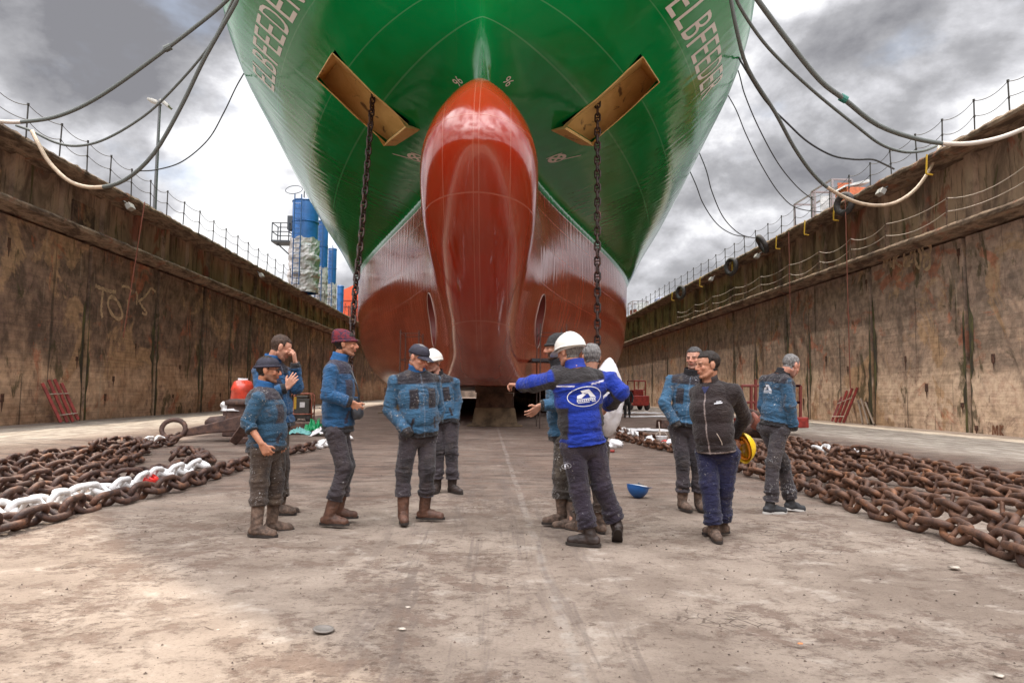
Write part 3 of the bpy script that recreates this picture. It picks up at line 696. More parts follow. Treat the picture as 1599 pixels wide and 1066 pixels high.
# ropes and hoses from the ship to the quays -------------------------------------------
m_hose_b=mat('beige_hose',(0.50,0.38,0.27),0.5,var=0.15,vscale=5)
m_hose_w=mat('pale_hose',(0.62,0.54,0.47),0.45)
m_hose_g=mat('grey_green_rope',(0.12,0.13,0.12),0.7)
m_line=mat('black_line',(0.03,0.03,0.03),0.7)
def rope(pts, r, m, label, name='mooring_rope', cat='rope', m2=None, split=None):
    P=smooth_pts([at(*p) for p in pts],48); mb=MB(); k=len(P)
    mb.tube(P,r,8,mi=0)
    mats=[m]
    if m2:
        mats=[m,m2]; n=len(mb.f)
        for i in range(n):
            if i//8 >= split*k: mb.m[i]=1
    tag(mb.build(name,mats,smooth=True),label,cat)
rope([(372,-40,19.5),(355,0,20),(262,75,20.5),(160,148,21.2),(95,180,21.5),(40,190,21.5),(0,190,21.3),(-60,186,20)],0.062,m_hose_g,'upper thick hose sagging from the bow to the left wall, pale at its end','hose','hose',m_hose_w,0.72)
rope([(372,-20,19.5),(364,0,19.8),(326,74,20.4),(255,155,21.3),(208,193,21.8),(158,220,22),(118,228,22),(85,222,22),(50,205,22),(25,196,22)],0.04,m_hose_g,'middle dark rope sagging from the bow to the left wall')
rope([(372,-15,19),(368,5,19.1),(320,90,19.7),(282,168,20.3),(240,240,20.8),(195,281,21.2),(150,293,21.4),(110,284,21.4),(78,255,21.4),(60,225,21.4),(50,205,21.6)],0.062,m_hose_g,'lowest hose looping from the bow to the left coping, beige at its end','hose','hose',m_hose_b,0.55)
rope([(400,85,30.2),(372,130,30),(350,175,29.8),(325,218,29.6),(285,252,29.4),(245,265,29.2),(215,267,29)],0.028,m_line,'thin black line from the hull side to the left railing')
rope([(1160,-35,17),(1183,0,17.2),(1232,66,17.8),(1280,125,18.4),(1318,155,18.8),(1372,196,19.4),(1440,219,19.8),(1500,225,19.9),(1555,217,19.9),(1605,199,20.0),(1650,180,20.2)],0.072,m_hose_g,'uppermost thick hose sagging from the bow to the right wall, pale at its end','hose','hose',m_hose_w,0.62)
mb=MB(); p=at(1317,154,18.8); mb.tube([p-Vector((.09,0,-.05)),p+Vector((.09,0,-.05))],0.11,10); tag(mb.build('hose_coupling',mat('green_coupling',(0.02,0.16,0.12),0.5)),'green coupling on the uppermost right hose','coupling')
mb=MB(); p=at(262,75,20.5); mb.tube([p-Vector((.09,0,.05)),p+Vector((.09,0,.05))],0.10,10); tag(mb.build('hose_coupling',m_hose_g),'dark coupling on the upper left hose','coupling')
rope([(1146,-20,19),(1156,12,19.4),(1200,75,20.4),(1270,142,21.8),(1335,195,23),(1375,225,23.8),(1410,237,24.4),(1440,236,24.8),(1462,228,25.2)],0.055,m_hose_g,'second thick rope from the bow to the right coping')
rope([(1138,-20,20),(1150,45,20.4),(1168,108,21.2),(1210,175,22.3),(1240,230,23.2),(1270,272,24),(1300,298,24.4),(1345,318,24.8),(1390,319,25),(1425,300,25),(1450,268,25),(1468,228,25.1)],0.065,m_hose_g,'hose looping low over the right wall, beige where it rises to the coping','hose','hose',m_hose_b,0.5)
rope([(1148,80,27),(1165,110,27),(1195,157,27.2),(1230,193,27.4),(1262,222,27.6),(1300,243,27.8),(1335,249,28),(1362,249,28),(1380,256,28.3),(1396,264,28.6)],0.042,m_line,'black line from the hull side to a post of the right railing')
rope([(1120,60,30.5),(1150,105,30),(1163,148,30.2),(1185,200,31),(1215,255,32.4),(1245,292,34),(1270,312,35.5)],0.028,m_line,'thin black line running down behind the thick ropes on the right')
rope([(1112,110,34),(1146,165,33),(1165,210,33.4),(1190,260,34.5),(1218,303,36),(1245,325,37.5),(1290,332,38)],0.028,m_line,'thin black line ending by the orange cage on the right quay')
rope([(1070,190,39),(1100,258,37),(1112,300,38),(1130,340,39.5),(1155,365,41),(1180,372,42.5)],0.03,m_line,'thin black line from the hull to the right railing in the distance')
rope([(1045,200,40),(1083,280,38),(1098,318,39.5),(1120,350,41),(1145,366,42.5),(1170,370,43)],0.03,m_line,'second thin black line from the hull to the right railing in the distance')
m_redrope=mat('red_brown_rope',(0.22,0.07,0.045),0.8)
def hang(x,y,z0,z1,lab,dy=0.0,r=0.022):
    mb=MB(); rg=random.Random(int(y*3)); mb.tube([(x,y+dy*(1-t),z1+(z0-z1)*t) if True else 0 for t in np.linspace(1,0,10)],r,5); tag(mb.build('hanging_rope',m_redrope),lab,'rope')
hang(16.45,30.3,10.3,1.6,'long red brown rope hanging from the right coping in front of the tyre')
hang(16.45,36.2,10.2,4.6,'shorter red brown rope hanging down the right wall beyond the ledge rail')
hang(-15.15,30.2,9.5,3.4,'red brown rope hanging slantwise down the left wall',dy=-1.2)
# street lamp on the left quay --------------------------------------------------------
L=atx(242,315,-18.2); lamp=empty('street_lamp',(L.x,L.y,9.5)); tag(lamp,'tall grey lamp post with twin floodlight heads on the left quay','street lamp')
top=at(245,163,L.y).z-9.5
mb=MB(); mb.tube([(0,0,0),(0,0,top)],[0.11,0.07],10); mb.build('pole',mat('lamp_pole_steel',(0.12,0.12,0.12),0.5,0.6),lamp)
for dx,tl in ((-0.30,-0.35),(0.32,-0.62)):
    mb=MB(); mb.box((dx,0,top+0.12-(0.12 if dx>0 else 0)),(0.62,0.5,0.12),Matrix.Rotation(-tl,3,'Y')); mb.box((dx,0,top+0.18-(0.12 if dx>0 else 0)),(0.4,0.3,0.12),Matrix.Rotation(-tl,3,'Y')); mb.build('lamp_head',m_lampc,lamp,bevel=0.02)
# blue towers beyond the left quay ----------------------------------------------------
m_blue=mat('tower_blue_paint',(0.015,0.10,0.30),0.45,var=0.2,vscale=1.2)
m_wrap=mat('plastic_wrap',(0.42,0.39,0.38),0.45,var=0.35,vscale=1.6,bump=1.0,bscale=1.6)
m_blk2=mat('dark_steel',(0.045,0.05,0.06),0.6)
def tower(px0,px1,pyt,pyw,Y,wrap,lab,ladder=True,basket=False):
    a=at(px0,pyt,Y); b=at(px1,pyt,Y); x=(a.x+b.x)/2; r=(b.x-a.x)/2; zt=a.z; zw=at(px0,pyw,Y).z
    root=empty('blue_tower',(x,Y,9.5)); tag(root,lab,'tower')
    mb=MB(); mb.lathe([(r,0),(r,zt-9.5-0.15),(r*0.97,zt-9.5),(0,zt-9.5+0.08)],n=32); mb.build('tower_shell',m_blue,root,smooth=True)
    for z in (zt-9.6,zt-9.5-(zt-zw)*0.55):
        mb=MB(); mb.tube([(r*1.02*math.cos(t),r*1.02*math.sin(t),z) for t in np.linspace(0,2*math.pi,33)[:-1]],0.045,5,closed=True); mb.build('tower_band',m_blue,root)
    if wrap:
        mb=MB(); rg=random.Random(int(px0)); n=36; prof=[]; k=22; H=zw-9.5
        vs=[];fs=[]
        for i in range(k+1):
            for j in range(n):
                rr=r*(1.09+0.09*math.sin(i*1.1+j*0.7)*rg.random()+0.07*rg.random()+(0.10 if i in(7,8,14,15) else 0)); an=2*math.pi*j/n
                vs.append((rr*math.cos(an),rr*math.sin(an),H*i/k+(0.25*rg.random() if i==k else 0)))
        for i in range(k):
            for j in range(n): fs.append((i*n+j,i*n+(j+1)%n,(i+1)*n+(j+1)%n,(i+1)*n+j))
        mb.add(vs,fs); mb.build('plastic_wrapping',m_wrap,root,smooth=False)
    if ladder:
        mb=MB(); yy=-r*(1.22 if wrap else 1.0)-0.12; x0=-0.25*r
        for dx in (-0.28,0.28): mb.tube([(x0+dx,yy,0.5),(x0+dx,yy,zt-9.5+0.2)],0.05,5)
        z=0.6
        while z<zt-9.5: mb.tube([(x0-.28,yy,z),(x0+.28,yy,z)],0.03,4); z+=0.42
        mb.build('ladder',mat('ladder_blue',(0.02,0.07,0.18),0.5),root)
    if basket:
        mb=MB(); z0=zt-9.5-3.6; xb=-r-0.75
        for z in (z0,z0+0.75,z0+1.5): mb.tube([(xb-.7,-.8,z),(xb+.7,-.8,z),(xb+.7,.8,z),(xb-.7,.8,z)],0.05,5,closed=True)
        for cx,cy in ((-.7,-.8),(.7,-.8),(.7,.8),(-.7,.8),(0,-.8)): mb.tube([(xb+cx,cy,z0),(xb+cx,cy,z0+1.5)],0.05,5)
        mb.box((xb,0,z0-.06),(1.5,1.7,0.12)); mb.tube([(xb-.6,0,z0),(-r,0,z0-1.2)],0.06,5)
        mb.build('access_basket',m_blk2,root)
        mb=MB(); zt2=zt-9.5
        mb.tube([(-r*.9+0.7*math.cos(t),-.3+0.5*math.sin(t),zt2+0.9+0.5*math.sin(t)) for t in np.linspace(0,2*math.pi,20)[:-1]],0.035,4,closed=True)
        for cx in (-.1,.5): mb.tube([(cx,-.3,zt2),(cx,-.3,zt2+1.3)],0.05,5)
        mb.tube([(-.1,-.3,zt2+1.3),(.9,-.3,zt2+1.3)],0.04,4); mb.build('roof_rails',m_blk2,root)
        mb=MB(); mb.box((-r*0.99,-r*0.15,zt2-2.0),(0.6,0.8,1.2)); mb.build('junction_box',m_blk2,root,bevel=0.03)
        mb=MB(); mb.box((r*0.35,-r*0.94,zt2-4.2),(0.85,0.08,0.8),Matrix.Rotation(0.36,3,'Z')); mb.build('sign_plate',mat('sign_white',(0.7,0.72,0.75),0.4),root)
        mb=MB(); [mb.box((r*0.35+dx,-r*0.94-0.055+dx*0.37,zt2-4.2),(0.16,0.03,0.34),Matrix.Rotation(0.36,3,'Z')) for dx in (-.2,.04,.26)]; mb.build('sign_marks',m_blk2,root)
tower(458,498,314,376,58,True,'nearest blue tower with a basket and plastic wrapping, left quay',basket=True)
tower(497,513,345,420,68,True,'second blue tower with plastic wrapping lower down')
tower(513,526,388,445,76,True,'third and thinner blue tower partly wrapped in plastic')
tower(527,537,446,470,84,False,'short plain blue cylinder beside the orange shed',ladder=False)
# orange shed
Y=88; a=at(537,445,Y); b=at(575,520,Y); m_or=mat('orange_cladding',(0.75,0.10,0.03),0.5,var=0.1,vscale=2)
sh=empty('orange_shed',((a.x+b.x)/2,Y,9.5)); tag(sh,'bright orange gabled shed on the left quay beside the hull','shed')
W=(b.x-a.x)/2; z1=at(540,452,Y).z-9.5; z2=at(556,438,Y).z-9.5
mb=MB(); mb.prism([(-W,0),(W,0),(W,z2-0.3),(W*0.5,z2),(-W,z1)],1,0,8); mb.build('shed_walls',m_or,sh)
mb=MB(); mb.box((0,-0.03,1.2),(2.0,0.05,2.4)); [mb.tube([(-W,-.08,z),(W,-.08,z)],0.05,4) for z in (2.6,3.4)]; mb.build('shed_trim',mat('shed_dark_orange',(0.35,0.05,0.02),0.5),sh)
# cages and crates on the right quay
m_oc=mat('orange_crate',(0.50,0.13,0.05),0.6,var=0.25,vscale=3); m_st=mat('cage_steel',(0.28,0.24,0.24),0.5,0.4); m_gr=mat('pale_grey_panel',(0.45,0.45,0.44),0.6,var=0.3,vscale=4); m_rustred=mat('rust_red_steel',(0.22,0.05,0.03),0.7,var=0.4,vscale=5)
def cage(px0,px1,pyt,Y,dy,base,lab,kind):
    a=at(px0,pyt,Y); b=at(px1,pyt,Y); x=(a.x+b.x)/2; W=(b.x-a.x); H=a.z-base
    root=empty('quay_container',(x,Y,base)); tag(root,lab,'container')
    mb=MB()
    for cx in (-W/2,W/2):
        for cy in (0,dy): mb.box((cx,cy,H/2),(0.12,0.12,H))
    for z in (0.06,H*0.5,H):
        for cy in (0,dy): mb.box((0,cy,z),(W,0.10,0.10))
        for cx in (-W/2,W/2): mb.box((cx,dy/2,z),(0.09,dy,0.09))
    mb.build('steel_frame',m_st,root)
    mb=MB(); rg=random.Random(int(px0))
    for i in range(3):
        for j in range(2):
            mb.box((-W/2+W*(i+.5)/3,dy*(j+.5)/2,H*(0.12+0.30*rg.random())+0.2),(W*0.27,dy*0.4,H*(0.2+0.45*rg.random())),Matrix.Rotation(rg.random()*.6,3,'Z'))
    mb.build('stored_parts',kind,root)
    mb=MB(); mb.box((W*0.1,-0.08,H*0.78),(W*0.7,0.05,H*0.32)); mb.build('front_panel',m_gr if kind is m_rustred else m_oc,root)
    return root
cage(1272,1303,300,44,3.0,10.4,'grey steel cage with rusty parts on the right quay',m_rustred)
cage(1299,1330,280,40,2.6,10.4,'taller steel cage full of orange parts on the right quay',m_oc)
a=at(1318,297,38); r=empty('orange_bin',(a.x+0.5,38,10.4)); tag(r,'orange bin with a folded grey sheet on the right quay','bin')
mb=MB(); mb.box((0,0,(a.z-10.4)/2),(1.25,1.2,a.z-10.4),taper=1.1); mb.build('bin_body',m_oc,r,bevel=0.03)
mb=MB(); mb.prism([(-.8,0),(.75,.35),(.7,.5),(-.75,.12)],1,-.6,.6); mb.v=[(x,y,z+a.z-10.4) for x,y,z in mb.v]; mb.build('folded_sheet',m_gr,r)
mb=MB(); mb.box((0,0,0.5),(0.6,0.5,1.0)); mb.lathe([(0.3,1.0),(0.3,1.2),(0,1.3)],n=12)
c=cage(988,1012,470,92,3.0,10.3,'distant stack of rusty crates inside a railing on the right quay',m_rustred)
m_btarp=mat('blue_tarp',(0.10,0.12,0.22),0.6,var=0.3,vscale=3)
a=at(1030,470,72); mb=MB(); mb.lathe([(1.0,0),(1.05,.5),(.8,1.1),(.3,1.35),(0,1.4)],c=(a.x+0.3,72,10.3),n=14); tag(mb.build('tarpaulin_heap',m_btarp),'blue grey tarpaulin heap at the edge of the right quay','tarpaulin')
# graffiti on the walls -----------------------------------------------------------------
m_graf=mat('pale_graffiti_paint',(0.40,0.28,0.17),0.8,var=0.3,vscale=6)
def wallstroke(strokes, X, s, wd, label, name='graffiti', m=m_graf):
    mb=MB()
    for si,st in enumerate(strokes):
        sh=Vector((s*0.002*si,0,0)); P=smooth_pts([atx(px,py,X) for px,py in st],24) if len(st)>2 else [atx(px,py,X) for px,py in st]
        k=len(P); L=[];Q=[]
        for i in range(k):
            d=(P[min(i+1,k-1)]-P[max(i-1,0)]).normalized(); n=Vector((0,-d.z,d.y)).normalized()*wd*(0.5+0.14*math.sin(i*1.7))
            L.append(P[i]+n+sh);Q.append(P[i]-n+sh)
        mb.add(L+Q,[(i,i+1,i+1+k,i+k) for i in range(k-1)])
    tag(mb.build(name,m),label,'graffiti')
wallstroke([[(149,446),(160,451),(173,455),(181,456)],[(161,450),(159,470),(158,485),(160,496)]],XL+0.02,1,0.15,'pale letter T painted on the left wall')
wallstroke([[(176,463),(170,466),(169,478),(176,492),(185,498),(191,494),(189,482),(183,470),(176,463)]],XL+0.02,1,0.15,'pale letter O painted on the left wall')
wallstroke([[(190,447),(200,448),(206,455)],[(216,470),(223,466),(232,456),(236,450),(243,456)],[(218,472),(223,480),(229,488),(226,491),(222,488)],[(199,468),(199,480),(197,495),(194,512)],[(212,455),(214,462),(213,476)]],XL+0.02,1,0.12,'faded pale scribble to the right of the letter O on the left wall')
wallstroke([[(1380,418),(1381,392),(1385,412),(1389,392),(1391,418)],[(1396,395),(1395,420)],[(1407,392),(1398,407),(1408,417)],[(1412,392),(1412,416)],[(1412,392),(1420,390)],[(1412,404),(1418,402)],[(1412,416),(1422,413)]],XR-0.02,-1,0.14,'faded pale scrawl reading MKE just below the right ledge')
wallstroke([[(1417,389),(1422,387),(1423,394),(1417,410),(1426,407)],[(1431,385),(1428,395),(1431,412),(1436,418),(1438,400),(1435,390),(1431,385)],[(1443,381),(1440,386),(1443,395),(1452,402),(1451,418),(1444,420),(1443,408),(1452,395),(1453,384),(1443,381)]],XR-0.02,-1,0.14,'faded pale digits 208 just below the right ledge')
m_graf2=mat('brown_graffiti_paint',(0.20,0.09,0.05),0.8)
wallstroke([[(1550,680),(1551,664),(1554,676),(1557,664),(1558,680)],[(1562,680),(1562,663)],[(1567,664),(1562,672),(1567,680)]],XR-0.02,-1,0.07,'small brown letters at the foot of the right wall',m=m_graf2)
# ---------------------------------------------------------------- anchor chain
def f_rust(c0,c1,c2):
    def fn(nt,b,obj):
        g=N(nt,'ShaderNodeObjectInfo').outputs['Random']
        v=N(nt,'ShaderNodeCombineXYZ',{0:M_(nt,'MULTIPLY',g,31.0),1:M_(nt,'MULTIPLY',g,17.0)}).outputs[0]
        p=N(nt,'ShaderNodeVectorMath',{0:obj,1:v},operation='ADD').outputs[0]
        n=NOISE(nt,p,9,7,0.7); c=MIX(nt,MR(nt,n,0.36,0.64),c0,c1)
        c=MIX(nt,MR(nt,NOISE(nt,p,4,4,0.6),0.52,0.68),c,c2)
        c=MIX(nt,M_(nt,'MULTIPLY',g,0.35),c,c0)
        nt.links.new(c,b.inputs['Base Color'])
        nt.links.new(N(nt,'ShaderNodeBump',{'Height':NOISE(nt,p,45,6,0.7),'Strength':0.6,'Distance':0.012}).outputs[0],b.inputs['Normal'])
    return fn
m_chL=mat('dark_rusty_chain',rough=0.6,metal=0.15,fn=f_rust((0.040,0.022,0.019),(0.13,0.062,0.040),(0.22,0.095,0.048)))
m_chR=mat('rusty_chain',rough=0.62,metal=0.15,fn=f_rust((0.06,0.030,0.021),(0.17,0.080,0.045),(0.26,0.11,0.05)))
m_chH=mat('hanging_chain_iron',rough=0.55,metal=0.3,fn=f_rust((0.02,0.013,0.012),(0.07,0.038,0.03),(0.12,0.05,0.03)))
m_chW=mat('white_painted_chain',(0.72,0.70,0.69),0.42,var=0.12,vscale=7,bump=0.3)
m_chRed=mat('red_painted_chain',(0.55,0.02,0.015),0.35,var=0.2,vscale=6)
def link_mesh(m, d=0.067):
    L=6.0*d; W=3.6*d; r=(W-d)/2; h=(L-d)/2-r; pts=[]
    for k in range(9): a=-math.pi/2+math.pi*k/8; pts.append((h+r*math.cos(a),r*math.sin(a),0))
    for k in range(9): a=math.pi/2+math.pi*k/8; pts.append((-h+r*math.cos(a),r*math.sin(a),0))
    mb=MB(); mb.tube(pts,d/2,10,closed=True)
    mb.tube([(0,-r,0),(0,-r*.4,0),(0,r*.4,0),(0,r,0)],[d*.5,d*.36,d*.36,d*.5],8)
    return mb.mesh('link',m,True)
LM={k:link_mesh(v) for k,v in dict(L=m_chL,R=m_chR,H=m_chH,W=m_chW,D=m_chRed).items()}
PITCH=0.067*4.0
def chain(P, key, label, special={}, scale=1.0, hang=False, seed=0, group=None, zbase=0.0, lift=None):
    rg=random.Random(seed); P=[Vector(p) for p in P]; P=smooth_pts(P,120)
    seg=[0]; 
    for a,b in zip(P[:-1],P[1:]): seg.append(seg[-1]+(b-a).length)
    n=int(seg[-1]/(PITCH*scale)); root=empty('anchor_chain',P[0]); tag(root,label,'chain',group)
    import bisect
    def pos(s):
        i=min(max(bisect.bisect_right(seg,s)-1,0),len(P)-2); t=(s-seg[i])/max(1e-6,seg[i+1]-seg[i]); return P[i].lerp(P[i+1],t),(P[i+1]-P[i]).normalized()
    roll0=0.75
    for i in range(min(n,100)):
        p,d=pos((i+.5)*PITCH*scale)
        k=key
        for (a,b),kk in special.items():
            if a<=i<b: k=kk
        o=bpy.data.objects.new('link',LM[k]); COL.objects.link(o); o.parent=root
        if hang:
            roll=(i%2)*math.pi/2+rg.uniform(-.12,.12)+0.4; up=Vector((1,0,0))
        else:
            roll=(0.55 if i%2 else -1.02)+rg.uniform(-.22,.22); up=Vector((0,0,1))
            d=(d+Vector((rg.uniform(-.16,.16),rg.uniform(-.16,.16),rg.uniform(-.10,.10)))).normalized()
        x=d; z=(up-x*up.dot(x)).normalized(); y=z.cross(x)
        m=Matrix((x,y,z)).transposed() @ Matrix.Rotation(roll,3,'X')
        off=Vector((0,0,0)) if hang else Vector((rg.uniform(-.015,.015),rg.uniform(-.015,.015),0.098+rg.uniform(-.012,.02)))
        if lift and not hang: off.z+=lift(i)
        m4=m.to_4x4()@Matrix.Scale(scale,4); m4.translation=p-P[0]+off; o.matrix_local=m4
    return root
def G(pts):
    q=[gnd(*p) for p in pts]
    if pts[0][0] in (-60,1660): q.insert(0,q[0]+(q[0]-q[1]).normalized()*3.2)    # the runs go on beyond the frame
    return q
chain(G([(-60,848),(0,834),(40,826),(80,816),(150,797),(200,786),(260,770),(300,759),(350,742),(390,728),(440,713),(475,706),(520,694),(548,686)]),'L','dark rusty chain nearest the camera in the left pile, white at its far end',{(47,100):'W'},seed=1)
chain(G([(-60,828),(0,815),(40,806),(80,796),(120,782),(165,776),(205,765),(245,752),(285,742),(325,733)]),'L','chain painted white with one red link, lying beside the nearest chain on the left',{(0,23):'W',(23,24):'D',(24,33):'W'},seed=2)
chain(G([(-60,812),(0,797),(50,782),(100,768),(160,757),(215,752),(260,741),(300,732),(335,722)]),'L','third dark chain from the front in the left pile',seed=3)
chain(G([(-60,783),(0,769),(60,759),(110,748),(160,740),(205,727),(222,718)]),'L','fourth dark chain from the front in the left pile, with a rounded far end',seed=4)
chain(G([(-60,764),(0,752),(60,742),(120,732),(180,718),(230,709)]),'L','fifth dark chain from the front in the left pile',seed=5)
chain(G([(-60,749),(0,739),(60,729),(120,719),(180,708),(240,700),(285,694)]),'L','sixth dark chain in the left pile, running to the anchor shank',seed=6)
chain(G([(10,728),(50,721),(90,715),(140,711),(190,702),(240,694),(280,687)]),'L','farthest brown chain in the left pile, partly painted white',{(14,20):'W'},seed=7)
chain(G([(145,717),(160,707),(190,703),(215,706),(230,713)]),'L','short curved piece of chain lying over the back of the left pile',seed=8,lift=lambda i:0.12)
chain(G([(270,731),(290,722),(305,724),(318,731),(335,729)]),'L','small heap of chain at the far end of the white painted chain',seed=9,lift=lambda i:0.10)
chain(G([(1660,900),(1605,884),(1560,868),(1500,849),(1440,831),(1380,812),(1320,793),(1280,779),(1240,763),(1200,750),(1160,739),(1120,722),(1080,712),(1040,704),(1000,694),(962,684)]),'R','rusty chain nearest the camera in the right pile, the longest',seed=11)
chain(G([(1660,884),(1600,864),(1540,842),(1480,822),(1410,799),(1340,776),(1280,756),(1230,740),(1180,726),(1130,712)]),'R','second rusty chain of the right pile, twisted over the nearest one',seed=12,lift=lambda i:0.05+0.05*math.sin(i*0.5))
chain(G([(1660,826),(1605,812),(1540,803),(1480,794),(1420,788),(1350,771),(1290,752),(1240,735),(1190,720),(1160,712)]),'R','third rusty chain of the right pile, beyond the strip of bare floor',seed=13)
chain(G([(1660,812),(1600,800),(1520,784),(1440,768),(1360,750),(1280,732),(1210,715),(1165,703)]),'R','fourth rusty chain of the right pile',seed=14,lift=lambda i:0.04)
chain(G([(1660,796),(1600,785),(1520,769),(1440,754),(1360,738),(1280,721),(1220,707),(1180,699)]),'R','fifth rusty chain of the right pile',seed=15)
chain(G([(1660,781),(1600,771),(1520,755),(1440,741),(1360,726),(1290,712),(1230,700),(1190,692)]),'R','sixth rusty chain of the right pile with two white links',{(34,36):'W'},seed=16,lift=lambda i:0.03)
chain(G([(1660,768),(1600,758),(1540,749),(1460,735),(1400,724),(1340,714),(1260,698),(1215,689)]),'R','farthest rusty chain of the right pile',{(29,30):'W',(31,32):'W'},seed=17)
chain(G([(1300,729),(1330,723),(1370,727),(1400,742),(1440,745)]),'R','loose rusty loop of chain lying on top of the right pile',seed=18,lift=lambda i:0.14)
chain(G([(965,676),(985,684),(1010,691),(1040,697),(1070,700)]),'R','short chain with white links behind the bucket',{(3,6):'W',(8,13):'W'},seed=19,lift=lambda i:0.05)
chain([at(583,142,24.6),at(577,215,24.0),at(570,300,23.2),at(563,380,22.5),at(556,440,21.9),at(551,500,21.2),at(547,570,20.6),at(544,650,20.0)],'H','anchor chain hanging from the left pocket of the bow',scale=1.06,hang=True,seed=21)
chain([at(933,146,24.4),at(933,250,24.0),at(933,350,23.4),at(933,450,22.9),at(933,560,22.4),at(934,655,22.0)],'H','anchor chain hanging from the right pocket of the bow',scale=1.06,hang=True,seed=22)
# ---------------------------------------------------------------- props on the dock floor
m_red=mat('red_oxide_steel',(0.24,0.022,0.015),0.5,var=0.3,vscale=6)
m_wire=mat('pale_wire',(0.5,0.42,0.36),0.5)
m_brown=mat('rusty_anchor_steel',rough=0.7,fn=f_rust((0.045,0.024,0.02),(0.12,0.062,0.045),(0.16,0.08,0.05)))
m_cloth_w=mat('white_cloth',(0.68,0.66,0.66),0.8,var=0.15,vscale=9,bump=0.8,bscale=14)
m_cloth_g=mat('green_plastic',(0.0,0.22,0.07),0.45,bump=0.6,bscale=9)
m_cloth_t=mat('teal_cloth',(0.15,0.38,0.36),0.7,bump=0.8,bscale=9)
def grating(quads, X, s, label):
    root=empty('steel_grating',atx(quads[0][0],quads[0][1],X)); tag(root,label,'grating'); o0=root.location
    ends=[]
    for (bx,by,tx,ty) in quads:
        b=atx(bx,by,X-s*0.75); b.z=max(0.03,b.z); t=atx(tx,ty,X-s*0.12); mb=MB(); d=(t-b).normalized()
        mb.tube([b-o0,t-o0],0.068,4); mb.build('bar',m_red,root); ends.append((b-o0,t-o0))
    for f in (0.18,0.72):
        mb=MB(); mb.tube([ends[0][0].lerp(ends[0][1],f)+Vector((-s*.08,0,0)),ends[-1][0].lerp(ends[-1][1],f)+Vector((-s*.08,0,0))],0.02,5); mb.build('cross_wire',m_wire,root)
grating([(95,659,66,598),(105,660,76,593),(114,660,85,592),(122,655,96,598)],XL,-1,'four red steel bars wired together, leaning on the left wall')
grating([(1299,657,1314,620),(1305,661,1323,610),(1311,661,1331,606),(1317,660,1339,605)],XR,1,'four red steel bars wired together, leaning on the right wall')
for k,(a,b) in enumerate((((1347,662),(1340,625)),((1356,663),(1344,622)),((1365,664),(1351,628)))):  # dark bars modelled as the shadow the red bars throw on the wall
    pa=atx(a[0],a[1],XR-0.5); pa.z=0.05; pb=atx(b[0],b[1],XR-0.12); mb=MB(); mb.tube([pa,pb],0.045,5); tag(mb.build('timber_batten',mat('grey_batten',(0.14,0.10,0.075),0.8)),'grey batten standing in for the shadow of the red bars on the right wall','batten','shadow of the red bars on the right wall')
def lump(name,c,size,m,label,cat,seed=0,amp=0.25,n=3,parent=None,flat=True,freq=2.0):
    bm=bmesh.new(); bmesh.ops.create_icosphere(bm,subdivisions=n,radius=1.0); sv=Vector((seed*3.1,seed*1.7,0))
    for v in bm.verts:
        q=v.co.copy(); d=1+amp*mnoise.noise(q*freq+sv)*2+amp*0.6*abs(mnoise.noise(q*freq*2.6+sv)); v.co=Vector((q.x*size[0]*d,q.y*size[1]*d,q.z*size[2]*d))
        if flat and v.co.z<-size[2]*0.45: v.co.z=-size[2]*0.45
    me=bpy.data.meshes.new(name); bm.to_mesh(me); bm.free(); me.materials.append(m); me.polygons.foreach_set('use_smooth',[True]*len(me.polygons))
    o=link(name,me,parent); o.location=Vector(c)+(Vector((0,0,size[2]*0.45)) if flat else Vector((0,0,0)))
    if label: tag(o,label,cat)
    return o
# left anchor ------------------------------------------------------
def px_pt(px,py,D): return at(px,py,D)
an=empty('ship_anchor',gnd(345,690)); o0=an.location.copy(); tag(an,'rusty brown ship anchor with a long shank lying beyond the left chains','anchor')
mb=MB(); a=gnd(286,690)+Vector((0,0,.22)); b=at(405,655,17.2)
D=(b-a); n=Vector((-D.y,D.x,0)).normalized()
vs=[];
for t,w,h in ((0,.20,.18),(0.35,.26,.24),(0.7,.38,.36),(1,.46,.46)):
    c=a+D*t-o0
    for sx,sz in ((-1,-1),(1,-1),(1,1),(-1,1)): vs.append(c+n*sx*w*.5+Vector((0,0,sz*h*.5)))
fs=[(0,1,2,3),(12,15,14,13)]+[(4*i+j,4*i+(j+1)%4,4*i+4+(j+1)%4,4*i+4+j) for i in range(3) for j in range(4)]
mb.add(vs,fs); mb.build('shank',m_brown,an,bevel=0.03)
mb=MB(); pts=[a-o0+Vector((.28*math.cos(t)-.2,.05*math.sin(t)-.1,.22*math.sin(t)+.1)) for t in np.linspace(0,2*math.pi,20)[:-1]]; mb.tube(pts,0.06,8,closed=True); mb.build('shackle',m_brown,an,smooth=True)
c=at(390,642,17.5); mb=MB(); mb.box(c-o0,(1.0,0.8,0.62),Matrix.Rotation(.12,3,'Z'),taper=0.9); mb.box(c-o0+Vector((.0,-.42,0.22)),(0.95,.1,.12)); mb.build('crown',m_brown,an,bevel=0.04)
mb=MB(); a2=at(322,662,17.5)-o0; b2=at(380,658,17.6)-o0; mb.tube([a2,a2+Vector((.1,0,.02)),b2],[.10,.17,.2],10); mb.build('fluke',m_brown,an,smooth=True)
mb=MB(); a2=gnd(365,694)-o0+Vector((0,0,.08)); b2=at(388,660,16.0)-o0; mb.tube([a2,b2],[.13,.17],4); mb.build('fluke',m_brown,an,bevel=0.02)
mb=MB(); mb.box((gnd(390,692)-o0)+Vector((0.1,0.1,.07)),(0.7,.6,.14)); mb.build('palm',m_brown,an,bevel=0.02)
lump('rag',at(363,636,17.3)-Vector((0,0,.08)),(.26,.2,.12),m_cloth_w,'white rag lying on the crown of the left anchor','rag',3,0.4)
